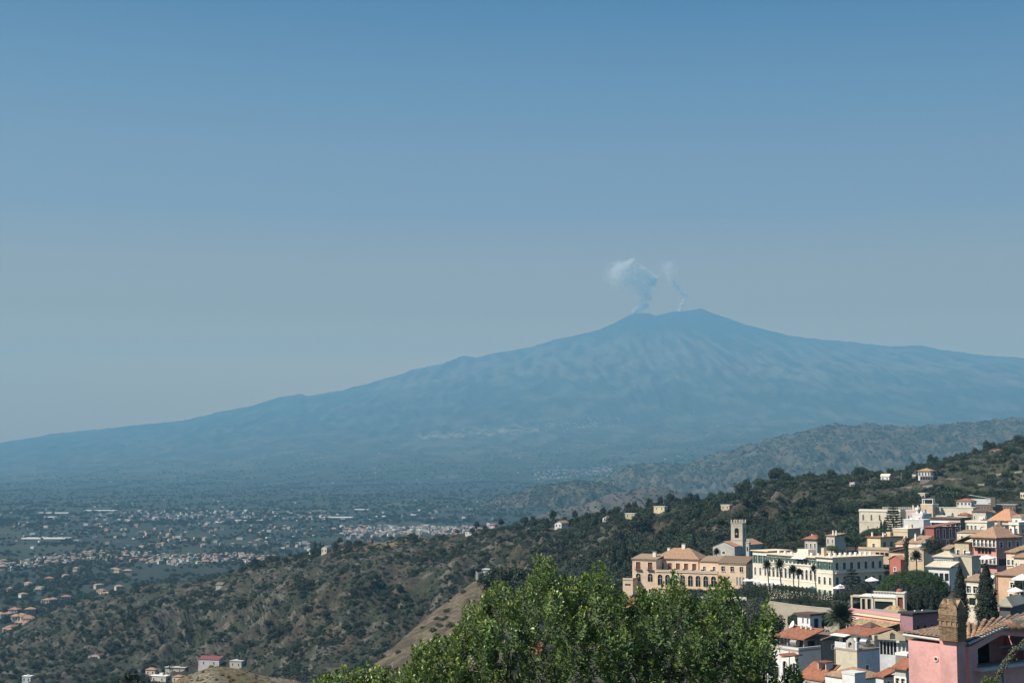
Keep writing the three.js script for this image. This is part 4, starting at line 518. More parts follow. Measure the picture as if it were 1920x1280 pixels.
// ---------------------------------------------------------------- walls, parasols, poles
function ribbon(name, label, category, pts, thick, m, more) {
  const g = thing(name, label, category), P = pts.map(([u, vt, vb, D]) => [at(u, vt, D), at(u, vb, D)]), o = P[0][1].clone(); g.position.copy(o);
  for (let i = 0; i + 1 < P.length; i++) { const [t0, b0] = P[i], [t1, b1] = P[i + 1], back = V(0, 0, -thick), f = [b0, b1, t1, t0].map((p) => p.clone().sub(o)), r = f.map((p) => p.clone().add(back)); part('wall', faceted([f, [f[3], f[2], r[2], r[3]], [r[1], r[0], r[3], r[2]], [r[0], f[0], f[3], r[3]], [f[1], r[1], r[2], f[2]]]), m, g);
    if (more) part('coping', faceted([[f[3], f[2], r[2], r[3]].map((p, k) => p.clone().add(V(0, 0.32, k < 2 ? 0.2 : -0.1))), [f[3], f[2], f[2].clone().add(V(0, 0.32, 0.2)), f[3].clone().add(V(0, 0.32, 0.2))]]), more, g); }
  return g;
}
ribbon('retaining_wall', 'tall grey stone retaining wall below the clipped terrace hedge', 'wall', [[1440, 1128, 1215, 475], [1480, 1134, 1215, 468], [1520, 1139, 1210, 460], [1577, 1144, 1205, 450]], 1.5, std(0.42, 0.37, 0.29, 1, { map: PLASTER, bumpMap: bumpOf(GRAIN), bumpScale: 0.1 }), M.stone);
ribbon('garden_wall', 'white garden wall below the peach hotel terrace', 'wall', [[1270, 1119, 1150, 585], [1330, 1120, 1155, 575], [1400, 1121, 1165, 560]], 0.8, M.stone, M.trim);
ribbon('ruined_wall', 'small broken white wall on top of the bare spur', 'wall', [[892, 1070, 1092, 596], [896, 1074, 1092, 596], [903, 1073, 1092, 597], [908, 1078, 1090, 598]], 0.6, M.ivory);
building('hut', 'small white shed among the trees on top of the bare spur', 'hut', null, { c: [917, 906, 922], v: [1068, 1080], D: 604, a: 20, wr: 3, wall: M.white, roof: ['flat', 0, 0.4, M.white], L: [W(1, 0.2, 0.7, 1)] });
{
  const makeParasol = () => { const g = thing('parasol', '', 'parasol', 'white parasols on the hotel terraces'); part('canopy', new THREE.ConeGeometry(2.1, 0.95, 8, 1, true).translate(0, 2.75, 0), M.canvas, g); part('valance', new THREE.CylinderGeometry(2.1, 2.1, 0.25, 8, 1, true).translate(0, 2.15, 0), M.canvas, g); part('pole', new THREE.CylinderGeometry(0.05, 0.05, 3.2, 8).translate(0, 1.6, 0), M.metal, g); return g; };
  const p0 = makeParasol();
  [[1577, 1117, 505, 1.25, 'large white parasol standing at the corner of the ivory hotel'], [1636, 1102, 520, 1.2, 'white parasol beside the round umbrella pine'], [1524, 1112, 530, 0.8, 'low cream parasol among the palms of the ivory hotel'], [1402, 1097, 560, 0.8, 'leftmost white parasol of the row beside the peach hotel'], [1412, 1097, 557, 0.8, 'second white parasol of the row beside the peach hotel'], [1423, 1099, 554, 0.8, 'third white parasol of the row beside the peach hotel'], [1434, 1101, 551, 0.8, 'fourth white parasol of the row beside the peach hotel'], [1447, 1102, 548, 0.9, 'fifth white parasol, by the first palm'], [1461, 1104, 545, 0.9, 'rightmost white parasol of the row, between two palms'], [1906, 1124, 265, 0.7, 'white parasol near the grey-roofed hut'], [1919, 1106, 265, 0.9, 'big white parasol cut by the right frame edge'], [1852, 1062, 400, 1.0, 'white parasol below the big pink house balcony']]
    .forEach(([u, v, D, k, label], i) => { const pos = at(u, v, D); if (!i) { p0.position.copy(pos); p0.scale.setScalar(k); p0.userData.label = label; } else copyOf(p0, label, pos, i, k); });
  const pole0 = thing('utility_pole', '', 'pole', 'thin poles along the far ridge'); part('shaft', new THREE.CylinderGeometry(0.14, 0.2, 12, 6).translate(0, 6, 0), M.metal, pole0); part('crossarm', box(1.8, 0.15, 0.15, 0, 11, 0), M.metal, pole0);
  [[1266, 946, 1195, 'thin pole standing on the ridge left of the bell tower'], [1244, 950, 1195, 'thin pole by the yellow ridge house'], [1632, 915, 1150, 'pale pole left of the road on the green slope'], [1691, 914, 1140, 'pale pole in the middle of the green slope'], [1718, 906, 1180, 'tall pale pole below the terraced villa'], [1085, 982, 1290, 'thin pole on the ridge right of the gabled farmhouse'], [533, 1050, 1485, 'thin pole at the left end of the ridge houses'], [1540, 905, 1250, 'thin pole on the dark wooded ridge']]
    .forEach(([u, v, D, label], i) => { const p = at(u, v, D); p.y = Math.min(p.y, NEAR.ground(p.x, D) + 0.2); if (!i) { pole0.position.copy(p); pole0.userData.label = label; } else copyOf(pole0, label, p, i * 0.7, rr(0.8, 1)); });
}
// houses on the ridge and the slopes
const HS = (label, c, v, D0, wall, roof, more = {}) => { const D = nearD(c[0], v[1] + 1, 900, 2000), p = at(c[0], v[1], D); CLEAR.push([p.x, D, 2 + 0.6 * (c[2] - c[1]) * D / F]); return building('hill_house', label, 'house', 'houses along the ridge', { c, v, D, a: 26, wall, roof, L: [W(2, 0.3, 0.7, 1.1, { bars: false })], R: [W(2, 0.3, 0.7, 1.1, { bars: false })], dig: 4, ...more }); };
HS('gabled white farmhouse with a tile roof on the ridge left of the town', [1053, 1040, 1066], [981, 989], 1285, M.white, ['gableZ', 2, 0.6, M.tile]);
HS('low white house with red roof on the ridge near the lone cypress', [927, 918, 934], [984, 989], 1325, M.white, ['hip', 1.4, 0.5, M.tileRed]);
HS('white flat house at the left end of the pale ridge field', [884, 872, 888], [998, 1002], 1360, M.white, ['flat', 0, 0.3, M.trim]);
HS('dark shed standing on the dry ridge field', [696, 687, 700], [1011, 1017], 1415, plaster(0.16, 0.08, 0.06), ['flat', 0, 0.6, M.tileDark]);
HS('orange-roofed house between dark trees on the left ridge', [636, 628, 642], [1022, 1029], 1440, M.peach, ['hip', 2, 0.5, M.tile]);
HS('cream house with steps left of the orange-roofed ridge house', [612, 602, 616], [1027, 1037], 1445, M.cream, ['gableZ', 1.4, 0.3, M.tile]);
HS('small white cube house at the left end of the ridge', [583, 575, 586], [1030, 1038], 1455, M.white, ['flat', 0, 0.2, M.trim]);
HS('white cottage beside a sandy path on the middle ridge', [1142, 1130, 1146], [971, 978], 1262, M.white, ['gableZ', 1.4, 0.4, M.tile]);
HS('yellow house on the ridge left of the bell tower', [1246, 1226, 1252], [950, 957], 1205, M.yellow, ['flat', 0, 0.3, M.trim]);
HS('pale ochre house at the edge of the wooded ridge', [1190, 1172, 1194], [963, 971], 1225, M.ochre, ['flat', 0, 0.3, M.trim]);
HS('sandy flat-roofed house above the brown scar right of the ridge poles', [1368, 1352, 1374], [947, 955], 1150, M.tan, ['flat', 0, 0.3, M.trim]);
building('villa', 'white terraced villa with an ochre tile roof high on the green slope', 'villa', 'houses along the ridge', { c: [1745, 1722, 1756], v: [883, 893], D: nearD(1745, 897, 900), a: 24, wall: M.white, roof: ['hip', 2, 0.9, tiled(0.62, 0.42, 0.22)], L: [W(4, 0.15, 0.7, 1.6)], dig: 3 }, { c: [1750, 1726, 1790], v: [893, 900], D: nearD(1745, 900, 900) - 4, a: 24, wall: plaster(0.2, 0.18, 0.17), roof: ['flat', 0, 0.4, M.terrace], L: [W(5, 0.1, 0.7, 2, none)], dig: 4 });
{ const D = nearD(1745, 898, 900), p = at(1748, 898, D); CLEAR.push([p.x, D, 26]); }
HS('white garage block left of the terraced villa', [1718, 1711, 1722], [890, 897], 1280, M.white, ['flat', 0, 0.2, M.trim]);
HS('white house with a red lean-to among the trees', [1668, 1652, 1672], [893, 900], 1270, M.white, ['gableX', 2, 0.4, M.cream]);
HS('small white house alone at the top of the dark slope', [1603, 1594, 1607], [905, 912], 1225, M.white, ['flat', 0, 0.3, M.trim]);
HS('pinkish villa high up at the right end of the ridge', [1875, 1858, 1884], [844, 850], 1440, plaster(0.6, 0.35, 0.3), ['hip', 1.4, 0.5, M.tileRed]);
HS('yellow house at the right edge on the green slope', [1922, 1914, 1930], [924, 934], 1000, M.yellow, ['flat', 0, 0.2, M.trim]);
HS('cream rock-side house below the terraced slope', [1735, 1723, 1745], [925, 936], 960, M.tan, ['flat', 0, 0.3, M.trim]);
HS('grey stone barn alone on the brown slope at lower left', [416, 404, 424], [1096, 1101], 1640, M.greystone, ['gableX', 2, 0.5, M.tileBrown]);
HS('small house with a broken red roof on a knoll at lower left', [186, 164, 194], [1228, 1236], 1500, M.stone, ['gableZ', 2.2, 0.6, tiled(0.36, 0.16, 0.12)]);
HS('white two-storey house with crimson roof panels in the ravine', [410, 371, 418], [1237, 1250], 1180, plaster(0.62, 0.58, 0.56), ['back', 2, 0.3, tiled(0.3, 0.1, 0.11)]);
HS('pale slab-roofed house left of the crimson roof', [345, 309, 352], [1252, 1262], 1120, M.stone, ['flat', 0, 0.6, M.stone]);
HS('grey flat block right of the crimson roof', [452, 430, 464], [1240, 1252], 1150, M.beige, ['flat', 0, 0.3, M.greystone]);
HS('small house with an orange roof at the foot of the left slope', [290, 272, 296], [1256, 1266], 1130, M.peach, ['hip', 1.6, 0.4, M.tile]);
HS('pale house cut by the bottom edge in the ravine', [310, 280, 318], [1268, 1280], 1050, M.ivory, ['flat', 0, 0.3, M.trim]);
HS('small white house with peach wall at the bottom of the ravine', [338, 322, 346], [1269, 1280], 1040, M.peach, ['hip', 1.2, 0.3, M.tile]);
HS('small white house at the bottom left corner', [56, 40, 62], [1268, 1280], 1250, M.white, ['flat', 0, 0.3, M.trim]);
for (const [label, u0, u1, v0, v1] of [['upper pale terrace wall on the green slope at the right edge', 1800, 1862, 912, 908], ['middle pale terrace wall on the green slope at the right', 1840, 1905, 922, 918], ['long low terrace wall left of the white hillside villa', 1690, 1770, 916, 910], ['short terrace wall under the terraced villa', 1760, 1820, 901, 899], ['highest terrace wall on the right slope', 1850, 1918, 893, 886]]) {
  const pts = []; for (let i = 0; i <= 4; i++) { const u = lerp(u0, u1, i / 4), v = lerp(v0, v1, i / 4) + rr(-0.6, 0.6), D = nearD(u, v, 900); pts.push([u, v - 3, v + 2, D]); const p = at(u, v, D); CLEAR.push([p.x, D, 6]); }
  ribbon('terrace_wall', label, 'wall', pts, 0.6, plaster(0.24, 0.22, 0.18));
}
// ---------------------------------------------------------------- vegetation
// leaves: small bent faces spread through lumps of a crown; lump = [x, y, z, rx, ry, rz]
function leafMass(lumps, perLump, size, { flat = 0, tint = [1, 1, 1], spread = 0.3, inner = 0.25 } = {}) {
  const pos = [], col = [], n = new THREE.Vector3(), t = new THREE.Vector3(), b = new THREE.Vector3(), c = new THREE.Vector3();
  for (const [x, y, z, rx, ry, rz] of lumps) for (let i = 0; i < perLump; i++) {
    do n.set(rr(-1, 1), rr(-1, 1), rr(-1, 1)); while (n.lengthSq() > 1 || n.lengthSq() < 0.01);
    n.normalize(); const d = 1 - (rnd() < inner ? rr(0.1, 0.6) : rnd() * spread) + 0.12 * n3(n.x * 2.2 + x, n.y * 2.2 + y, n.z * 2.2 + z);
    c.set(x + n.x * rx * d, y + n.y * ry * d, z + n.z * rz * d);
    n.add(t.set(rr(-0.9, 0.9), rr(-0.5, 0.9) + flat, rr(-0.9, 0.9))).normalize(); t.set(rr(-1, 1), rr(-1, 1), rr(-1, 1)).cross(n).normalize(); b.crossVectors(n, t);
    const s = size * rr(0.6, 1.25), w = s * rr(0.45, 0.8), k = rr(0.72, 1.2), g = rr(0.92, 1.1);
    const P = [[-s, 0], [0, -w], [s, 0], [0, w]].map(([p, q], j) => [c.x + t.x * p + b.x * q + n.x * (j % 2 ? 0.18 * s : 0), c.y + t.y * p + b.y * q + n.y * (j % 2 ? 0.18 * s : 0), c.z + t.z * p + b.z * q + n.z * (j % 2 ? 0.18 * s : 0)]);
    for (const j of [0, 1, 2, 0, 2, 3]) { pos.push(...P[j]); col.push(tint[0] * k * g, tint[1] * k, tint[2] * k * (2 - g)); }
  }
  const g = new THREE.BufferGeometry(); g.setAttribute('position', new THREE.Float32BufferAttribute(pos, 3)); g.setAttribute('color', new THREE.Float32BufferAttribute(col, 3)); g.computeVertexNormals(); return g;
}
const leafy = (r, g, b) => std(r, g, b, 0.75, { vertexColors: true });
const L = { scrub: leafy(0.040, 0.057, 0.028), oak: leafy(0.030, 0.050, 0.022), dark: leafy(0.018, 0.032, 0.020), pine: leafy(0.032, 0.068, 0.022), palm: leafy(0.05, 0.07, 0.035), hedge: leafy(0.022, 0.04, 0.02), bright: leafy(0.075, 0.12, 0.03), olive: leafy(0.07, 0.078, 0.055) };
const BARK = std(0.13, 0.10, 0.075, 1, { map: GRAIN }), PALE_BARK = std(0.24, 0.19, 0.14, 1, { map: GRAIN });
function limb(a, b, r0, r1, bend = 0.1) { const m = a.clone().lerp(b, 0.5).add(V(rr(-1, 1), rr(0, 0.5), rr(-1, 1)).multiplyScalar(a.distanceTo(b) * bend)), curve = new THREE.QuadraticBezierCurve3(a, m, b), g = new THREE.TubeGeometry(curve, 6, 1, 7), p = g.attributes.position, q = new THREE.Vector3(); for (let i = 0; i < p.count; i++) { const t = Math.floor(i / 8) / 6, c = curve.getPoint(t); q.fromBufferAttribute(p, i).sub(c).multiplyScalar(lerp(r0, r1, t)).add(c); p.setXYZ(i, q.x, q.y, q.z); } g.computeVertexNormals(); return g; }
function sphereLumps(n, x, y, z, rx, ry, rz, k = 0.45) { const out = []; for (let i = 0; i < n; i++) { const a = i * 2.4, h = lerp(-0.75, 0.95, (i + 0.5) / n), r = Math.sqrt(Math.max(0, 1 - h * h)) * rr(0.45, 0.75), s = k * rr(0.75, 1.25); out.push([x + Math.cos(a) * r * rx, y + h * ry * 0.65, z + Math.sin(a) * r * rz, rx * s, ry * s, rz * s]); } return out; }
// three kinds of broadleaf tree, unit height of about 7 m, then copies
function makeTree(name, label, group, leaf, h, r, per = 150, n = 9, size = 0.3) {
  const g = thing(name, label, 'tree', group), parts = [limb(V(0, -1.2, 0), V(0, h * 0.5, 0), r * 0.1, r * 0.06)];
  const lumps = sphereLumps(n, 0, h * 0.62, 0, r, h * 0.42, r); for (const q of lumps.slice(0, 5)) parts.push(limb(V(0, h * 0.3, 0), V(q[0], q[1], q[2]), r * 0.05, r * 0.015));
  part('trunk', mergeGeometries(parts), BARK, g); part('crown', leafMass(lumps, per, size), leaf, g); return g;
}
// scrub on the slopes
const clumps = [0, 1, 2].map((k) => leafMass(sphereLumps(6, 0, 0.35, 0, 1, 0.75, 1, 0.52), 60, 0.15, { spread: 0.35 }));
function scatter(name, label, material, count, place, kinds = clumps) {
  const per = Math.floor(count / kinds.length), d = new THREE.Object3D(), c = new THREE.Color();
  kinds.forEach((geo, k) => { const list = []; let guard = 0; while (list.length < per && guard++ < per * 12) { const q = place(); if (q) list.push(q); }
    const im = new THREE.InstancedMesh(geo, material, list.length); im.name = numbered(name); im.userData = { kind: 'stuff', label, category: 'vegetation' };
    list.forEach(([x, y, z, s, sy = 1, tone = 1], i) => { d.position.set(x, y, z); d.rotation.set(0, rnd() * 6.28, 0); d.scale.set(s * rr(0.85, 1.2), s * sy, s * rr(0.85, 1.2)); d.updateMatrix(); im.setMatrixAt(i, d.matrix); im.setColorAt(i, c.setRGB(tone * rr(0.75, 1.25), tone * rr(0.8, 1.2), tone * rr(0.75, 1.2))); });
    im.castShadow = im.receiveShadow = true; scene.add(im); });
}
function onTrack(T, k0, k1, u0, u1) { const u = rr(u0, u1), q = rr(k0, k1), k = Math.min(Math.floor(q) + 1, T.tracks.length - 1), t = q - k + 1, a = T.rowAt(k - 1, u), b = T.rowAt(k, u), D = lerp(a[0], b[0], t), x = (u - 960) / F / 1.008 * D; return [x, D, u, q, lerp(a[1], b[1], t) + relief(T.tracks, k, t, x, D)]; }
const wooded = (x, D, u) => smooth(u, 880, 1120) * 0.2 + 0.08 * smooth(u, 1600, 1800) + 0.16 * (1 - smooth(u, 60, 420)) + 0.75 * fbm(x / 60 + 40, D / 80, 4) + 0.25 * ridged(x / 95, D / 150, 3);
// bushes over the far face of the ravine and the ridge
scatter('hillside_scrub', 'dark low scrub scattered over the hillside', L.scrub, 25000, () => { const [x, D, u, q, y] = onTrack(NEAR, 8.1, 11.15, -120, 1990); if ((u > 1600 && D < 900) || !clear(x, D)) return; const w = wooded(x, D, u); if (w < -0.06 + rr(-0.25, 0.25)) return; const s = rr(0.7, 2.0) * (w > 0.2 ? 1.2 : 1); return [x, y - 0.2, -D, s, rr(0.7, 1.1), rr(0.6, 1.1)]; });
scatter('hillside_wood', 'dense dark trees massed in the gullies of the hillside', L.oak, 3400, () => { const [x, D, u, q, y] = onTrack(NEAR, 8.2, 11.05, -100, 1980); if ((u > 1600 && D < 930) || !clear(x, D)) return; const w = wooded(x, D, u); if (w < 0.15 + rr(-0.15, 0.3)) return; return [x, y + 0.6, -D, rr(1.8, 3.8), rr(0.8, 1.25), rr(0.45, 1.2)]; });
scatter('hillside_grass', 'olive and dry tufts mixed through the hillside scrub', leafy(0.075, 0.08, 0.042), 5000, () => { const [x, D, u, q, y] = onTrack(NEAR, 8.3, 11.1, 200, 1980); if ((u > 1600 && D < 900) || !clear(x, D)) return; return [x, y - 0.2, -D, rr(0.6, 1.7), rr(0.5, 0.9), rr(0.6, 1.3)]; });
// the spur, the slope below the hotels and the hidden foreground
scatter('spur_scrub', 'dry bushes and shrubs on the near spur', L.scrub, 2600, () => { const [x, D, u, q, y] = onTrack(NEAR, 4.2, 6.6, 560, 1480); if (u < 900 && rnd() > 0.13) return; if (u < 960 && D > 640 && rnd() > 0.5) return; return [x, y - 0.1, -D, rr(0.6, 1.8), rr(0.7, 1.2), rr(0.7, 1.2)]; });
scatter('garden_wood', 'dark garden trees below and left of the peach hotel', L.oak, 900, () => { const [x, D, u, q, y] = onTrack(NEAR, 4.7, 8.2, 905, 1440); if (u > 1165 && D > 600 && D < 720) return; if (u > 1330 && D < 500) return; return [x, y + 0.8, -D, rr(1.8, 3.6), rr(0.9, 1.4), rr(0.6, 1.1)]; });
scatter('town_garden', 'garden shrubs between the houses of the town', L.oak, 900, () => { const [x, D, u, q, y] = onTrack(NEAR, 4.1, 9.3, 1400, 1960); return [x, y, -D, rr(0.8, 2.1), rr(0.8, 1.3), rr(0.7, 1.3)]; });
scatter('knoll_scrub', 'pale dry tufts on the knoll at the bottom left', leafy(0.15, 0.12, 0.06), 1500, () => { const [x, D, u, q, y] = onTrack(NEAR, 3.3, 4.4, 250, 640); return [x, y - 0.05, -D, rr(0.15, 0.55), rr(0.6, 1), rr(0.7, 1.2)]; });
// hills across the valley and the plain
scatter('hill_scrub', 'dotted trees over the hazy hills across the valley', L.scrub, 11000, () => { const [x, D, u, q, y] = onTrack(hillHigh, 0.9, 2.06, 860, 2000); if (fbm(x / 160 + 3, D / 200, 4) < -0.02 + rr(-0.25, 0.25)) return; return [x, y, -D, rr(2.4, 6.5), rr(0.7, 1.1), rr(0.5, 1)]; });
scatter('hill_scrub', 'dotted trees over the nearer low hills', L.scrub, 4000, () => { const [x, D, u, q, y] = rnd() < 0.75 ? onTrack(hillDark, 0.7, 2.05, 800, 1400) : onTrack(hillBare, 0.7, 2.02, 880, 1600); return [x, y, -D, rr(2, 5.2), rr(0.7, 1), rr(0.5, 0.9)]; });
const plainY = (x, D) => plainT.ground(x, D);
scatter('valley_trees', 'orchards and tree lines over the valley plain', L.oak, 13000, () => { const u = rr(-80, 1300), D = 1750 * Math.pow(9800 / 1750, Math.pow(rnd(), 1.25)), x = (u - 960) / F * D; if (fbm(x / 260 + 12, D / 420, 4) < -0.05 + rr(-0.22, 0.22)) return; return [x, plainY(x, D) + 1, -D, rr(2.6, 5.6) * (D > 4500 ? 1.5 : 1), rr(0.7, 1.1), rr(0.5, 1)]; });

scatter('flank_groves', 'orchards thinning out over the foot of the volcano', L.oak, 5200, () => { const u = rr(-60, 1400), D = 9700 + 5200 * rnd() * rnd(), x = (u - 960) / F / 1.008 * D; if (fbm(x / 500 + 2, D / 700, 4) < rr(-0.25, 0.25)) return; return [x, volcanoT.ground(x, Math.max(D, 10001)), -D, rr(5, 11), 0.55, rr(0.7, 1.4)]; });
// single trees of the ridge line and the slopes
{
  const kinds = [makeTree('ridge_tree', '', 'dark trees standing along the ridge', L.oak, 7, 3.2), makeTree('ridge_tree', '', 'dark trees standing along the ridge', L.dark, 8.5, 2.6), makeTree('ridge_tree', '', 'dark trees standing along the ridge', L.oak, 6, 3.8)];
  const zones = [[300, 'at the far left end of the slope'], [560, 'left of the small ridge cube house'], [680, 'among the orange-roofed ridge houses'], [800, 'along the mown ridge field'], [930, 'near the low red-roofed ridge house'], [1050, 'left of the gabled farmhouse'], [1160, 'right of the gabled farmhouse'], [1260, 'around the yellow ridge house'], [1390, 'above the church bell tower'], [1480, 'on the knoll where the ridge steps up'], [1600, 'on the dark slope above the ivory hotel'], [1720, 'around the white cottages of the right ridge'], [1830, 'right of the terraced villa'], [9999, 'high at the right end of the ridge']], sort = ['round dark tree', 'tall narrow dark tree', 'low broad dark tree'], used = [0, 0, 0];
  for (let i = 0; i < 130; i++) {
    const far = i < 95, [x, D, u, q, y] = far ? onTrack(NEAR, 10.85, 11.02, 440, 1960) : onTrack(NEAR, 9.6, 10.9, 60, 1960), k = i % 3, p = V(x, y, -D), s = rr(0.6, 1.35) * (u > 1390 && u < 1480 ? 1.5 : 1);
    const label = sort[k] + (far ? ' on the skyline ' : ' on the open slope ') + zones.find(([e]) => u < e)[1];
    if (!used[k]++) { kinds[k].position.copy(p); kinds[k].scale.setScalar(s); kinds[k].userData.label = label; } else copyOf(kinds[k], label, p, rnd() * 6, s);
  }
}
// cypresses
function cypress(label, u, vt, vb, D, w, group) {
  const top = at(u, vt, D), bot = at(u, vb, D), h = top.y - bot.y, g = thing('cypress', label, 'tree', group, bot), lumps = [], n = Math.max(7, Math.round(h / w * 3));
  for (let i = 0; i < n; i++) { const f = (i + 0.4) / n, r = w * (f < 0.25 ? 0.7 + 1.2 * f : Math.pow(1 - (f - 0.25) / 0.78, 0.62)), a = i * 2.4; lumps.push([Math.cos(a) * r * 0.16, h * (0.06 + 0.9 * f), Math.sin(a) * r * 0.16, r * rr(0.85, 1.05), h / n * 1.5, r * rr(0.85, 1.05)]); }
  part('trunk', limb(V(0, -1.5, 0), V(0, h * 0.8, 0), w * 0.12, w * 0.03, 0.01), BARK, g); part('crown', leafMass(lumps, Math.round(clamp(w * 620, 140, 1400)), clamp(w * 0.07, 0.09, 0.3), { flat: 0.5, inner: 0.15 }), L.dark, g); return g;
}
cypress('tall dark cypress just left behind the brick chimney house', 1803, 1060, 1178, 215, 1.35);
cypress('broad dark cypress right of the brick chimney', 1852, 1058, 1180, 222, 1.95);
cypress('small cypress at the left corner of the dark red house', 1732, 992, 1010, 600, 0.9);
cypress('thin cypress before the sandstone palace', 1653, 974, 994, 770, 0.8);
cypress('short thick cypress before the sandstone palace', 1660, 975, 994, 765, 1.5);
[[1487, 985, 1024, 'tallest cypress on the dark slope behind the ivory hotel'], [1466, 998, 1026, 'left cypress of the pair on the dark slope'], [1432, 990, 1026, 'cypress just right of the bell tower'], [1478, 980, 1022, 'narrow cypress left of the tallest one'], [1300, 1000, 1034, 'cypress left of the church on the wooded slope'], [1170, 1008, 1052, 'tall cypress left of the peach hotel roof'], [1150, 1020, 1058, 'second cypress left of the peach hotel']].forEach(([u, vt, vb, l]) => cypress(l, u, vt, vb, 800, 2.1, 'cypresses on the wooded slope'));
cypress('lone tiny cypress on the skyline of the far ridge', 1020, 968, 986, 1290, 1.3);
{ const dark = ['dark column of a cypress beside the ridge cube house', 'second cypress by the ridge houses', 'third cypress by the ridge houses']; [590, 600, 606].forEach((u, i) => cypress(dark[i], u, 1013 + i * 3, 1042, 1450, 2.4, 'cypresses by the ridge houses')); }
// umbrella pines
function umbrella(label, u, vt, vb, D, wpx, hpx, leaf, per) {
  const base = at(u, vb, D), m = D / F, R = wpx / 2 * m, H = (vb - vt) * m, h = hpx * m, g = thing('umbrella_pine', label, 'tree', null, base), lumps = [], parts = [limb(V(0, -1.5, 0), V(0, H - h * 0.8, 0), R * 0.07, R * 0.05, 0.03)];
  for (let i = 0; i < 60; i++) { const a = i * 2.4, f = Math.sqrt((i + 0.5) / 60), r = f * R * 0.88; lumps.push([Math.cos(a) * r, H - h * 0.3 - (1 - Math.sqrt(1 - f * f * 0.92)) * h * 0.62, Math.sin(a) * r, R * rr(0.13, 0.19), h * rr(0.17, 0.25), R * rr(0.13, 0.19)]); if (i % 7 === 0) parts.push(limb(V(0, H - h * 1.1, 0), V(Math.cos(a) * r * 0.8, H - h * 0.6, Math.sin(a) * r * 0.8), R * 0.035, R * 0.01)); }
  part('trunk', mergeGeometries(parts), BARK, g); part('crown', leafMass(lumps, per * 2, 0.15, { flat: 0.8, inner: 0.2 }), leaf, g);
}
umbrella('great round umbrella pine filling the garden right of the ivory hotel', 1715, 1063, 1150, 395, 138, 62, L.pine, 700);
umbrella('low flat-topped pine in front of the sandstone palace', 1645, 988, 1018, 690, 62, 20, L.pine, 200);
umbrella('wide pine crown leaning out below the great umbrella pine', 1735, 1095, 1165, 330, 95, 60, L.dark, 420);
// layered Norfolk pine
{
  const g = thing('norfolk_pine', 'tall layered conifer with level branch tiers before the sandstone palace', 'tree', null, at(1676, 994, 760)), h = at(1676, 936, 760).y - at(1676, 994, 760).y, lumps = [], parts = [limb(V(0, -2, 0), V(0, h, 0), 0.38, 0.06, 0.005)];
  for (let i = 0; i < 11; i++) { const f = i / 11, y = h * (0.06 + 0.86 * f), r = lerp(5.2, 0.9, f) * rr(0.85, 1.1), n = 7; for (let k = 0; k < n; k++) { const a = k / n * 6.283 + i * 0.7, ex = Math.cos(a) * r, ez = Math.sin(a) * r; parts.push(limb(V(0, y, 0), V(ex, y + r * 0.1, ez), 0.1, 0.03, 0.03)); for (const s of [0.45, 0.72, 0.98]) lumps.push([ex * s, y + r * 0.1 * s + 0.1, ez * s, 0.95, 0.38, 0.95]); } }
  part('trunk', mergeGeometries(parts), BARK, g); part('crown', leafMass(lumps, 30, 0.3, { flat: 0.4 }), L.dark, g);
}
// a dark spreading conifer at the ivory hotel's corner
{
  const g = thing('cedar', 'dark open cedar in front of the shaded side of the ivory hotel', 'tree', null, at(1598, 1120, 500)), h = 10, lumps = [], parts = [limb(V(0, -2, 0), V(0, h, 0), 0.3, 0.06, 0.01)];
  for (let i = 0; i < 7; i++) { const y = h * (0.25 + 0.11 * i), r = lerp(4.4, 1, i / 6); for (let k = 0; k < 5; k++) { const a = k / 5 * 6.283 + i, ex = Math.cos(a) * r, ez = Math.sin(a) * r; parts.push(limb(V(0, y, 0), V(ex, y - 0.1, ez), 0.09, 0.03, 0.05)); for (const s of [0.5, 0.95]) lumps.push([ex * s, y + 0.05, ez * s, 0.9, 0.35, 0.9]); } }
  part('trunk', mergeGeometries(parts), BARK, g); part('crown', leafMass(lumps, 26, 0.3, { flat: 0.4 }), L.dark, g);
}
// palms
function frond(len, droop, w) {                                        // a midrib with leaflets on both sides
  const pos = [], up = (f) => Math.sin(Math.min(1, f * 1.05) * 1.25) * len * 0.32 - f * f * len * droop, N = 16;
  for (let i = 1; i < N; i++) { const f = i / N, x = len * f * 0.92, y = up(f), l = w * Math.sin(Math.PI * Math.min(1, f * 0.92 + 0.08)) + 0.1; for (const s of [-1, 1]) { pos.push(x - 0.07, y, 0, x + 0.09, y, 0, x + l * 0.5, y - l * 0.35, s * l, x + 0.09, y + 0.02, 0, x - 0.07, y + 0.02, 0, x + l * 0.42, y - l * 0.3, s * l); } }
  for (let i = 0; i < N; i++) { const a = i / N, b = (i + 1) / N; pos.push(len * a * 0.92, up(a), -0.04, len * b * 0.92, up(b), 0, len * a * 0.92, up(a), 0.04); }
  const g = new THREE.BufferGeometry(); g.setAttribute('position', new THREE.Float32BufferAttribute(pos, 3)); g.setAttribute('color', new THREE.Float32BufferAttribute(new Float32Array(pos.length).fill(1), 3)); g.computeVertexNormals(); return g;
}
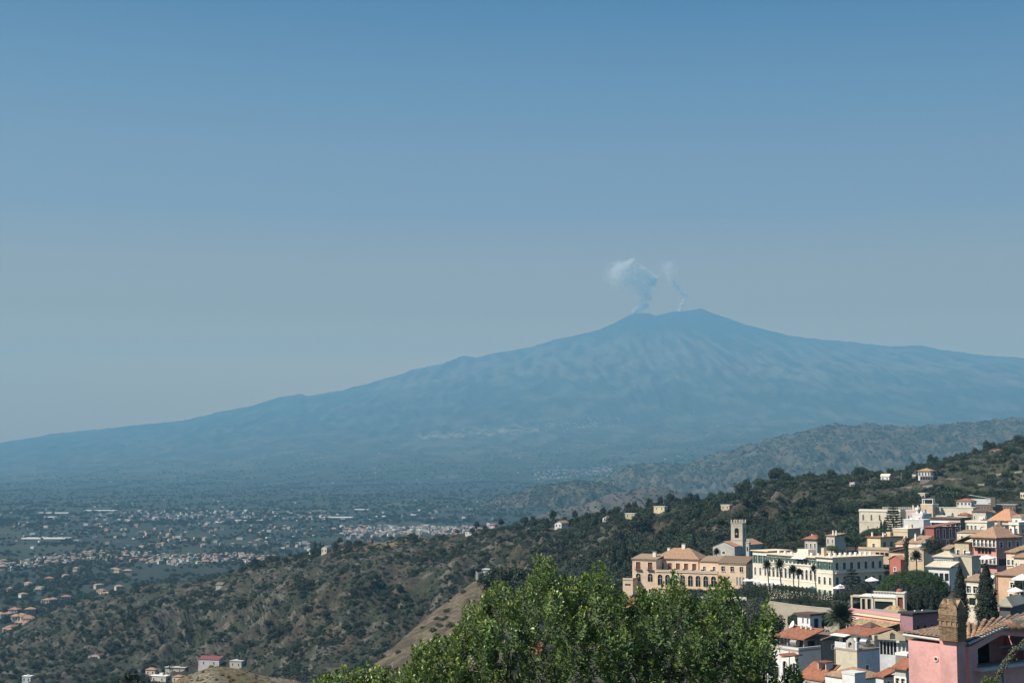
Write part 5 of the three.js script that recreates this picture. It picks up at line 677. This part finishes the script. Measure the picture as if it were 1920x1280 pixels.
function palm(label, u, vt, vb, D, rpx, lean = 0, group = 'palms of the town', leaf = L.palm, count = 44) {
  const b = at(u, vb, D), t = at(u + lean, vt, D), m = D / F, r = rpx * m, top = t.clone().sub(b), g = thing('palm_tree', label, 'palm', group, b), list = [], rad = clamp(r * 0.09, 0.2, 0.4);
  part('trunk', limb(V(0, -2, 0), top, rad, rad * 0.8, 0.02), BARK, g);
  for (let i = 0; i < count; i++) { const f = (i + 0.5) / count, a = i * 2.399, tilt = lerp(1.25, -0.55, f); list.push(frond(r * rr(0.9, 1.1), lerp(0.05, 0.42, f), r * 0.24).rotateZ(tilt).rotateY(a).translate(top.x, top.y - 0.15, top.z)); }
  part('crown', mergeGeometries(list), leaf, g); part('crown_shaft', new THREE.SphereGeometry(rad * 1.5, 8, 6).translate(top.x, top.y - 0.2, top.z), PALE_BARK, g); return g;
}
palm('first palm from the left in front of the ivory hotel', 1443, 1061, 1100, 535, 13, -4);
palm('second palm, leaning left, in front of the ivory hotel', 1467, 1060, 1104, 530, 14, -5);
palm('third palm in front of the ivory hotel, by the arches', 1490, 1070, 1104, 528, 13, -3);
palm('small palm right beside the third one at the ivory hotel', 1497, 1074, 1104, 526, 10, 2);
palm('tall thin palm with a small ragged crown before the ivory hotel', 1533, 1066, 1114, 522, 9, -7, 'palms of the town', L.palm, 30);
palm('big full date palm below the retaining wall', 1577, 1158, 1205, 270, 34, 0, 'palms of the town', leafy(0.05, 0.075, 0.05), 90);
palm('palm in the garden behind the roof of the ivory hotel', 1589, 1014, 1032, 640, 11, 0);
palm('left palm on the wooded slope behind the peach hotel roof', 1286, 1034, 1052, 668, 9, 0);
palm('middle palm between the peach hotel roof and the church', 1316, 1036, 1052, 672, 10, 0);
palm('palm touching the grey church front', 1344, 1036, 1054, 676, 10, 0);
palm('fan palm in the garden beside the columnar ivy trunk', 1719, 1044, 1078, 470, 15, 0);
palm('dry fan palm on the dark slope left of the peach hotel', 1143, 1040, 1064, 760, 8, 0, 'palms of the town', leafy(0.16, 0.15, 0.1), 34);
// ivy column, garden trees
{ const b = at(1701, 1075, 500), g = thing('ivy_column', 'tall ivy-wrapped trunk standing above the great umbrella pine', 'tree', null, b), h = at(1701, 1010, 500).y - b.y, lumps = []; for (let i = 0; i < 12; i++) lumps.push([rr(-0.15, 0.15), h * (i + 0.5) / 12, rr(-0.15, 0.15), i > 9 ? 1.2 : 0.85, h / 13, 0.85]); part('trunk', limb(V(0, -2, 0), V(0, h, 0), 0.35, 0.2, 0.01), BARK, g); part('crown', leafMass(lumps, 130, 0.2), L.oak, g); }
function gardenTree(label, u, vt, vb, D, wpx, leaf, per = 420, size = 0.19) { const b = at(u, vb, D), m = D / F, h = at(u, vt, D).y - b.y, g = thing('garden_tree', label, 'tree', null, b), r = wpx / 2 * m, lumps = sphereLumps(11, 0, h * 0.58, 0, r, h * 0.46, r), parts = [limb(V(0, -2, 0), V(0, h * 0.5, 0), r * 0.09, r * 0.05)]; for (const q of lumps.slice(0, 6)) parts.push(limb(V(0, h * 0.25, 0), V(q[0], q[1], q[2]), r * 0.05, r * 0.015)); part('trunk', mergeGeometries(parts), BARK, g); part('crown', leafMass(lumps, per, size), leaf, g); return g; }
gardenTree('dark spreading garden tree below the dark red house', 1752, 1008, 1048, 500, 42, L.dark);
gardenTree('small green tree left of the round white restaurant', 1762, 1030, 1050, 460, 22, L.oak, 140);
gardenTree('bushy dark tree between the grey retaining wall and the big palm', 1545, 1150, 1180, 330, 44, L.oak);
gardenTree('grey-green tree at the left foot of the retaining wall', 1420, 1120, 1185, 430, 56, L.olive, 320);
gardenTree('dark bush under the retaining wall beside the white house', 1452, 1150, 1215, 300, 40, L.dark);
gardenTree('round clipped green tree behind the roof of the ivory hotel', 1560, 1022, 1036, 630, 28, L.bright, 160);
gardenTree('green tree behind the ivory hotel left of the yellow villa', 1605, 998, 1036, 640, 22, L.oak, 160);
gardenTree('dark tree beside the small stone villa behind the ivory hotel', 1540, 1000, 1032, 640, 18, L.dark, 140);
gardenTree('dark tree in the corner garden of the ivory hotel', 1622, 1092, 1125, 470, 34, L.dark);
gardenTree('dark leafy tree left of the purple house terrace', 1690, 1095, 1150, 345, 40, L.dark);
gardenTree('cypress-like green clump behind the square convent tower', 1758, 930, 962, 860, 18, L.dark, 160);
gardenTree('green tree behind the white hillside villa', 1780, 925, 960, 880, 24, L.dark, 160);
gardenTree('small dark tree on the parasol terrace at the right edge', 1912, 1085, 1120, 300, 18, L.oak, 140);
// hedges
function hedge(label, pts, h, d, leaf, flowers) { const P = pts.map(([u, v, D]) => at(u, v, D)), g = thing('hedge', label, 'hedge', null, P[0]), lumps = []; for (let i = 0; i + 1 < P.length; i++) for (let k = 0; k < 9; k++) { const p = P[i].clone().lerp(P[i + 1], (k + 0.5) / 9).sub(P[0]); lumps.push([p.x, p.y + h / 2, p.z + rr(-0.3, 0.3), P[i].distanceTo(P[i + 1]) / 13, h * rr(0.5, 0.62), d]); } part('foliage', leafMass(lumps, 420, 0.17, { inner: 0.35 }), leaf, g); const s = []; for (let i = 0; i < P.length; i++) { const p = P[i].clone().sub(P[0]); s.push(limb(V(p.x, p.y - 1, p.z), V(p.x, p.y + h * 0.6, p.z), 0.08, 0.03)); } for (const q of s) part('stem', q, BARK, g); if (flowers) part('blossom', leafMass(lumps.slice(-14, -4).map(([x, y, z, a, b, c]) => [x, y + b * 0.35, z + c * 0.4, a, b * 0.6, c]), 7, 0.14), flowers, g); }
hedge('long dark clipped hedge along the palm terrace of the ivory hotel', [[1392, 1118, 505], [1430, 1124, 492], [1470, 1130, 480], [1515, 1136, 470], [1558, 1140, 462]], 5.2, 1.6, L.hedge, leafy(0.22, 0.03, 0.05));
hedge('low dark hedge between the palms at the foot of the ivory hotel', [[1450, 1104, 522], [1490, 1108, 515], [1530, 1113, 508]], 1.6, 0.9, L.oak);
hedge('dark hedge right of the large white parasol', [[1578, 1128, 470], [1600, 1124, 465], [1625, 1118, 460]], 3.2, 1.4, L.dark);
hedge('trailing ivy hanging over the face of the retaining wall', [[1478, 1172, 460], [1490, 1166, 458], [1502, 1176, 455], [1520, 1172, 452], [1545, 1178, 447]], 2.6, 0.5, L.oak);
hedge('row of green shrubs under the peach hotel arches', [[1255, 1122, 590], [1300, 1124, 580], [1345, 1126, 575]], 2.4, 0.9, L.oak, leafy(0.4, 0.09, 0.03));
// climbing plant and bush at the near pink house
{ const b = at(1868, 1300, 82), g = thing('climbing_plant', 'pale-leaved climbing plant rising past the loggia of the near pink house', 'plant', null, b), pts = [[1868, 1300], [1872, 1272], [1884, 1245], [1897, 1228], [1912, 1212], [1932, 1198]].map(([u, v]) => at(u, v, 82).sub(b)), curve = new THREE.CatmullRomCurve3(pts), lumps = []; for (let i = 0; i < 24; i++) { const p = curve.getPoint(i / 23); lumps.push([p.x + rr(-0.1, 0.1), p.y + rr(-0.08, 0.08), p.z + rr(-0.1, 0.1), 0.2, 0.2, 0.2]); } part('stem', new THREE.TubeGeometry(curve, 30, 0.035, 6), BARK, g); part('foliage', leafMass(lumps, 60, 0.055), leafy(0.12, 0.13, 0.09), g); }
{ const b = at(1856, 1292, 80), g = thing('garden_bush', 'small bright green bush at the bottom edge below the loggia', 'bush', null, b), lumps = sphereLumps(8, 0, 0.3, 0, 0.55, 0.4, 0.5); part('foliage', leafMass(lumps, 160, 0.05), L.bright, g); part('stem', limb(V(0, -0.6, 0), V(0, 0.3, 0), 0.05, 0.02), BARK, g); }
// the dark tree top at the bottom left
{ const b = at(245, 1340, 130), g = thing('dark_tree', 'dark feathery tree top at the bottom edge left of the dry knoll', 'tree', null, b), lumps = []; for (let i = 0; i < 16; i++) { const a = i * 2.4, r = 1.5 * Math.sqrt((i + 0.3) / 16); lumps.push([Math.cos(a) * r, 3.2 - r * 0.7 + rr(-0.3, 0.3), Math.sin(a) * r, 0.55, 0.6, 0.55]); } part('trunk', limb(V(0, -6, 0), V(0, 2.6, 0), 0.25, 0.08), BARK, g); part('crown', leafMass(lumps, 240, 0.11, { spread: 0.5 }), L.dark, g); }
// ---------------------------------------------------------------- towns of the valley
function plainAt(u, v) { let a = 1650, b = 10400; for (let i = 0; i < 40; i++) { const D = (a + b) / 2, x = (u - 960) / F * D; if (heightAt(v, D) > plainY(x, D)) a = D; else b = D; } const D = (a + b) / 2, x = at(u, v, D).x; return [x, plainY(x, D), D]; }
{
  const walls = [plaster(0.6, 0.58, 0.54), plaster(0.56, 0.48, 0.38), plaster(0.6, 0.44, 0.33), plaster(0.56, 0.52, 0.44), plaster(0.5, 0.47, 0.44), plaster(0.48, 0.42, 0.36)], roofs = [M.tileOld, tiled(0.42, 0.24, 0.18), M.tile, M.greystone, tiled(0.5, 0.3, 0.22), M.tileOld], protos = walls.map((w, i) => {
    const g = thing('valley_house', '', 'house', 'houses of the valley towns'), a = [11, 13, 9, 14, 12, 16][i], b = [9, 9, 8, 10, 11, 10][i], h = [6, 7, 6.5, 9, 6, 8][i];
    part('wall', box(a, h + 3, b, 0, h / 2 - 1.5, 0), w, g); part('roof', i === 3 ? box(a + 0.6, 0.5, b + 0.6, 0, h + 0.25, 0) : roofGeometry('hip', a, b, 2.3, 0.6).translate(a / 2, h + 0.17, b / 2), roofs[i], g);
    for (let k = 0; k < 3; k++) part('window', box(1.2, 1.6, 0.3, (k - 1) * a * 0.3, h * 0.68, b / 2 + 0.03), M.glass, g);
    return g; });
  const used = protos.map(() => 0);
  const put = (u, v, label, s = 1, k = Math.floor(rnd() * 6)) => { const [x, y, D] = plainAt(u, v), p = V(x, y, -D), turn = rr(-0.9, 0.9); if (!used[k]++) { const o = protos[k]; o.position.copy(p); o.rotation.y = turn; o.scale.setScalar(s); o.userData.label = label; } else copyOf(protos[k], label, p, turn, s); };
  const band = [[0, 1064], [60, 1057], [130, 1047], [180, 1043], [250, 1045], [330, 1052], [420, 1047], [510, 1049]];
  for (let i = 0; i < 140; i++) { const u = rr(-5, 515), c = tab(band, u), red = u > 350 || (u > 150 && u < 215); put(u, c + rr(-9, 9), (red ? 'terracotta-roofed house in the left valley town, ' : 'small pale house in the left valley town, ') + ['at the frame edge', 'where the town widens', 'above the knoll with green field', 'in the middle of the band', 'in the right half of the band', 'at its right end by the ridge'][clamp(Math.floor(u / 86), 0, 5)], rr(0.5, 0.8), red ? pick([0, 1, 2, 4]) : undefined); }
  for (let i = 0; i < 78; i++) { const u = rr(645, 915); put(u, 1001 + rr(-9, 6), 'tiny pale house in the hazy town above the ridge field, ' + ['left end', 'left of the middle', 'right of the middle', 'right end'][clamp(Math.floor((u - 645) / 68), 0, 3)], rr(0.6, 1.0)); }
  for (let i = 0; i < 18; i++) put(rr(0, 62), rr(1148, 1190), 'house in the near town cut by the left frame edge', rr(0.9, 1.2), pick([0, 2, 4, 1]));
  for (let i = 0; i < 20; i++) put(rr(0, 240), rr(1068, 1135), 'single house among the orchards at the left', rr(0.8, 1.2));
  for (let i = 0; i < 40; i++) { const u = rr(180, 560), v = 1004 + rr(-16, 22); put(u, v, 'lone house among the fields of the plain, ' + (v < 1004 ? 'far out' : 'nearer the town') + [' on the left', ' left of the middle', ' right of the middle', ' above the ridge houses'][clamp(Math.floor((u - 180) / 95), 0, 3)], rr(0.6, 1.0)); }
  // the towns farther out are only a sprinkle
  const far = [], tints = [[0.42, 0.4, 0.36], [0.4, 0.33, 0.27], [0.36, 0.22, 0.17], [0.5, 0.5, 0.48], [0.26, 0.25, 0.23]];
  const addFar = (u, D, s, T) => { const x = (u - 960) / F / 1.008 * D; far.push([x, T.ground(x, D), D, s]); };
  for (let i = 0; i < 300; i++) { const [x, y, D] = plainAt(rr(180, 620), 967 + rr(-5, 5) + rr(-6, 6)); far.push([x, y, D, rr(8, 14)]); }
  for (let i = 0; i < 260; i++) { const [x, y, D] = plainAt(rr(-20, 960), rr(935, 1030)); far.push([x, y, D, rr(8, 15)]); }
  for (let i = 0; i < 420; i++) { const u = rr(-10, 515), [x, y, D] = plainAt(u, tab(band, u) + rr(-11, 9)); far.push([x, y, D, rr(5, 9)]); }
  for (let i = 0; i < 230; i++) { const [x, y, D] = plainAt(rr(640, 925), 999 + rr(-12, 7)); far.push([x, y, D, rr(9, 15)]); }
  for (let i = 0; i < 260; i++) addFar(rr(1000, 1150), rr(10100, 10800), rr(8, 14), volcanoT);
  for (let i = 0; i < 700; i++) addFar(rr(0, 1560), rr(10100, 18000), rr(9, 15), volcanoT);
  for (let i = 0; i < 130; i++) addFar(rr(1020, 1130) + rr(-30, 60), rr(16600, 17600), rr(12, 20), volcanoT);
  const im = new THREE.InstancedMesh(new THREE.BoxGeometry(1, 0.55, 0.7), std(1, 1, 1, 0.9), far.length), d = new THREE.Object3D(), c = new THREE.Color(); im.name = 'far_villages'; im.userData = { kind: 'stuff', label: 'sprinkle of pale far villages over the plain and the lower flank', category: 'village' };
  far.forEach(([x, y, D, s], i) => { d.position.set(x, y + s * 0.2, -D); d.rotation.y = rr(-0.8, 0.8); d.scale.setScalar(s); d.updateMatrix(); im.setMatrixAt(i, d.matrix); im.setColorAt(i, c.setRGB(...pick(tints))); }); scene.add(im);
  // greenhouses
  const film = std(0.5, 0.5, 0.47, 0.6), gh = [[70, 128, 962], [158, 214, 958], [60, 100, 970], [598, 660, 971], [436, 490, 977], [704, 722, 969], [752, 782, 966], [664, 690, 956], [40, 125, 1011], [394, 416, 980]];
  gh.forEach(([u0, u1, v], i) => { const [x, y, D] = plainAt((u0 + u1) / 2, v), w = (u1 - u0) * D / F, g = thing('greenhouse', `${['long', 'second long', 'short', 'broad bright', 'wide pale', 'small', 'narrow', 'thin far', 'nearest long', 'tiny'][i]} white greenhouse strip on the ${['far left edge of the plain', 'plain above the left town', 'plain at the far left', 'middle of the plain', 'plain left of the middle', 'plain above the ridge field', 'plain right of the middle', 'plain far behind', 'left plain close above the town', 'plain beside the wide one'][i]}`, 'greenhouse', 'greenhouses on the plain', V(x, y, -D)), n = 5; for (let k = 0; k < n; k++) part('tunnel', cached('tunnel' + i, () => new THREE.CylinderGeometry(3.6, 3.6, w, 10, 1, false, 0, Math.PI).rotateZ(Math.PI / 2).rotateX(-Math.PI / 2 * 0)), film, g).position.set(0, 0, -k * 9); });
}
// ---------------------------------------------------------------- smoke over the craters
{
  const flakes = new THREE.MeshPhysicalMaterial({ color: new THREE.Color().setRGB(0.97, 0.95, 0.91), roughness: 1, transmission: 0.5, thickness: 0, side: THREE.DoubleSide });
  const gauss = () => (rnd() + rnd() + rnd() + rnd() - 2) * 0.9;
  // smoke as a loose swarm of pale flakes, a few metres each, thinning outwards
  const puff = (list, cover, size, name, label) => {
    const pos = [], m = 28000 / F, t = new THREE.Vector3(), b = new THREE.Vector3(), n = new THREE.Vector3();
    for (const [u, v, r, k = 1] of list) { const count = Math.round(cover * k * Math.PI * (r * m) ** 2 / (size * size)); for (let i = 0; i < count; i++) { const c = at(u + gauss() * r * 1.35, v + gauss() * r * 1.15, 28000 + gauss() * r * m); n.set(gauss(), gauss(), gauss()).normalize(); t.set(gauss(), gauss(), gauss()).cross(n).normalize(); b.crossVectors(n, t); const s = size * rr(0.5, 1.2); for (const [x, y] of [[-1, -0.6], [1, -0.6], [0, 1]]) pos.push(c.x + (t.x * x + b.x * y) * s, c.y + (t.y * x + b.y * y) * s, c.z + (t.z * x + b.z * y) * s); } }
    const g = new THREE.BufferGeometry(); g.setAttribute('position', new THREE.Float32BufferAttribute(pos, 3)); g.computeVertexNormals(); return solo(name, g, flakes, label, 'smoke');
  };
  puff([[1188, 585, 3.5], [1193, 581, 4], [1200, 578, 4], [1207, 575, 3.5], [1212, 573, 3]], 10, 7, 'smoke_cloud', 'small bright puff of smoke leaving the left crater');
  puff([[1186, 489, 3.5, 2], [1182, 496, 6, 1.7], [1172, 502, 9], [1190, 503, 7, 1.8], [1200, 509, 7, 1.8], [1209, 514, 6, 2], [1217, 519, 6, 2], [1224, 524, 5.5, 2.4], [1230, 521, 3, 2], [1222, 530, 5, 1.6], [1164, 508, 14, 0.55], [1180, 518, 16, 0.6], [1203, 529, 13, 0.7], [1208, 545, 10, 0.55], [1214, 557, 7, 0.5], [1205, 566, 6, 0.4], [1158, 522, 18, 0.25]], 6.5, 9, 'smoke_cloud', 'drifting pale cloud of smoke above the left crater');
  puff([[1275, 583, 2.5, 2], [1277, 577, 2.5, 1.8], [1279, 570, 3, 1.5], [1283, 563, 3, 1.5], [1288, 557, 3, 1.2], [1281, 550, 3.5, 1.3], [1275, 545, 3.5, 1.2], [1268, 538, 4, 1.1], [1262, 531, 4.5, 1], [1257, 523, 5, 0.6], [1257, 514, 7, 0.35], [1264, 510, 5, 0.35], [1255, 498, 8, 0.2], [1250, 506, 12, 0.15]], 5, 8, 'smoke_cloud', 'thin bent column of smoke rising from the right crater');
}
// ---------------------------------------------------------------- the tree in the foreground
{
  const TOP = [[560, 1300], [600, 1266], [625, 1250], [660, 1252], [700, 1244], [750, 1254], [772, 1222], [790, 1196], [815, 1190], [840, 1196], [862, 1160], [872, 1128], [890, 1130], [905, 1105], [935, 1090], [950, 1096], [965, 1110], [985, 1095], [996, 1060], [1012, 1034], [1030, 1042], [1040, 1070], [1060, 1078], [1090, 1082], [1110, 1064], [1122, 1052], [1135, 1066], [1150, 1092], [1172, 1118], [1188, 1108], [1200, 1094], [1212, 1108], [1232, 1102], [1250, 1096], [1260, 1072], [1268, 1064], [1280, 1086], [1296, 1116], [1318, 1126], [1340, 1092], [1352, 1074], [1366, 1080], [1378, 1110], [1392, 1150], [1410, 1178], [1424, 1146], [1438, 1122], [1450, 1136], [1456, 1190], [1450, 1240], [1462, 1275], [1478, 1246], [1490, 1238], [1502, 1252], [1512, 1280], [1540, 1320]];
  const Z0 = 17, base = at(1110, 1340, Z0); base.y = NEAR.ground(base.x, Z0) - 0.1;
  const g = thing('broadleaf_tree', 'leafy green tree rising from the bottom edge in the foreground', 'tree', null, base);
  const leaf = (() => { // a small obovate leaf, folded along its midrib, one unit long
    const pos = [], out = [[0, 0], [0.18, 0.1], [0.45, 0.2], [0.72, 0.24], [0.92, 0.13], [1, 0]]; for (let i = 0; i + 1 < out.length; i++) { const [a, w] = out[i], [b, v] = out[i + 1], ya = 0.16 * a * a, yb = 0.16 * b * b; for (const s of [-1, 1]) { const A = [a, -ya, 0], B = [b, -yb, 0], C = [b, -yb + v * 0.35, s * v], D = [a, -ya + w * 0.35, s * w]; for (const p of s > 0 ? [A, C, B, A, D, C] : [A, B, C, A, C, D]) pos.push(...p); } }
    const q = new THREE.BufferGeometry(); q.setAttribute('position', new THREE.Float32BufferAttribute(pos, 3)); q.computeVertexNormals(); return q; })();
  const leaves = [], twigs = [], tips = [], c = new THREE.Color(), m4 = new THREE.Matrix4(), X = new THREE.Vector3(), Y = new THREE.Vector3(), Zv = new THREE.Vector3();
  const shoot = (tip, dir, len, n, tone, hue) => {
    const root = tip.clone().addScaledVector(dir, -len), side = V(rr(-1, 1), rr(-1, 1), rr(-1, 1)).cross(dir).normalize(), other = new THREE.Vector3().crossVectors(dir, side);
    twigs.push([root, tip]);
    for (let i = 0; i < n; i++) { const f = Math.pow((i + 0.5) / n, 0.8), p = root.clone().lerp(tip, f), a = i * 2.399 + rr(-0.3, 0.3), open = lerp(1.15, 0.35, f * f) + rr(-0.25, 0.25), s = rr(0.045, 0.074) * (f > 0.85 ? 0.8 : 1);
      X.copy(dir).multiplyScalar(Math.cos(open)).addScaledVector(side, Math.sin(open) * Math.cos(a)).addScaledVector(other, Math.sin(open) * Math.sin(a)).normalize(); Y.copy(dir).addScaledVector(X, -dir.dot(X)).add(V(rr(-0.3, 0.3), rr(-0.1, 0.4), rr(-0.3, 0.3))); Zv.crossVectors(X, Y).normalize(); Y.crossVectors(Zv, X);
      m4.makeBasis(X.clone().multiplyScalar(s), Y.clone().multiplyScalar(s), Zv.clone().multiplyScalar(s * rr(0.85, 1.15))); m4.setPosition(p.clone().sub(base)); leaves.push([m4.clone(), tone * rr(0.45, 1.35), hue + rr(-0.12, 0.16) + (f > 0.75 ? 0.28 : 0)]); }  // leaves near the shoot tip yellowed, a sunlit look put into their colour
  };
  let made = 0, guard = 0;
  while (made < 2600 && guard++ < 120000) {
    const u = rr(570, 1530), dz = rr(-1, 1), lift = dz * dz * 46 + 20, top = tab(TOP, u) + lift; if (top > 1330) continue;
    const v = top + Math.pow(rnd(), 1.35) * (1345 - top), gap = fbm(u / 85 + 3, v / 60 + dz * 1.6, 3); if (gap < -0.06 && v > top + 10) continue;
    const D = Z0 + dz * 1.5 + rr(-0.1, 0.1), tip = at(u, v, D), out = clamp((u - 1060) / 420, -1, 1) * 0.3, dir = V(out + rr(-0.8, 0.8), 1, rr(-0.7, 0.7) + dz * -0.25).normalize();
    shoot(tip, dir, rr(0.16, 0.34), Math.round(rr(17, 30)), rr(0.55, 1.3), 0.2 * n2(u / 120, v / 90)); tips.push(tip); made++;
  }
  for (let u = 575; u < 1515; u += 6.5) { const t = tab(TOP, u); if (t < 1300) for (let k = 0; k < 2; k++) { const tip = at(u + rr(-4, 4), t + (k ? rr(4, 30) : rr(-3, 12)), Z0 + rr(-0.5, 0.5)); shoot(tip, V(rr(-0.35, 0.35), 1, rr(-0.3, 0.3)).normalize(), rr(0.14, 0.26), 18, rr(0.9, 1.25), 0.1); tips.push(tip); } }
  shoot(at(1012, 1206, 15.7), V(0.2, 0.8, 0.4).normalize(), 0.14, 12, 1, 9); shoot(at(1182, 1124, 16), V(-0.2, 0.8, 0.4).normalize(), 0.1, 8, 1, 9);
  const im = new THREE.InstancedMesh(leaf, new THREE.MeshPhysicalMaterial({ color: new THREE.Color().setRGB(0.09, 0.175, 0.026), roughness: 0.95, clearcoat: 0.6, clearcoatRoughness: 0.35, transmission: 0.22, thickness: 0 }), leaves.length);
  leaves.forEach(([m, tone, hue], i) => { im.setMatrixAt(i, m); im.setColorAt(i, hue > 5 ? c.setRGB(4.2 * tone, 0.75 * tone, 0.9 * tone) : c.setRGB(tone * (1 + hue * 1.6), tone * (1 + hue * 0.5), tone * (1 - hue * 0.6))); });
  im.name = 'foliage'; im.userData.kind = 'stuff'; im.castShadow = im.receiveShadow = true; g.add(im);
  const stick = (a, b, r0, r1) => { const d = b.clone().sub(a), h = d.length(), q = new THREE.CylinderGeometry(r1, r0, h, 5, 1, true).translate(0, h / 2, 0); q.applyQuaternion(new THREE.Quaternion().setFromUnitVectors(V(0, 1, 0), d.normalize())); return q.translate(a.x - base.x, a.y - base.y, a.z - base.z); };
  const tw = part('twigs', mergeGeometries(twigs.map(([a, b]) => stick(a, b, 0.004, 0.0018))), std(0.12, 0.11, 0.06, 1), g); tw.userData.kind = 'stuff';
  const fork = V(0, 2.6, 0); part('trunk', limb(V(0, -0.4, 0), fork, 0.17, 0.11, 0.06), BARK, g);
  const hubs = []; for (let i = 0; i < 9; i++) { const h = at(660 + i * 95, 1352 - 40 * Math.sin(i), Z0 + rr(-0.6, 0.6)).sub(base); hubs.push(h); part('bough', limb(fork.clone(), h, 0.08, 0.035, 0.12), BARK, g); }
  for (let i = 0; i < 60; i++) { const t = pick(tips).clone().sub(base), h = hubs.reduce((a, b) => (a.distanceTo(t) < b.distanceTo(t) ? a : b)); part('branch', limb(h.clone(), t.clone().add(V(0, -0.1, 0)), 0.014, 0.004, 0.1), BARK, g); }
}
renderer.render(scene, camera);
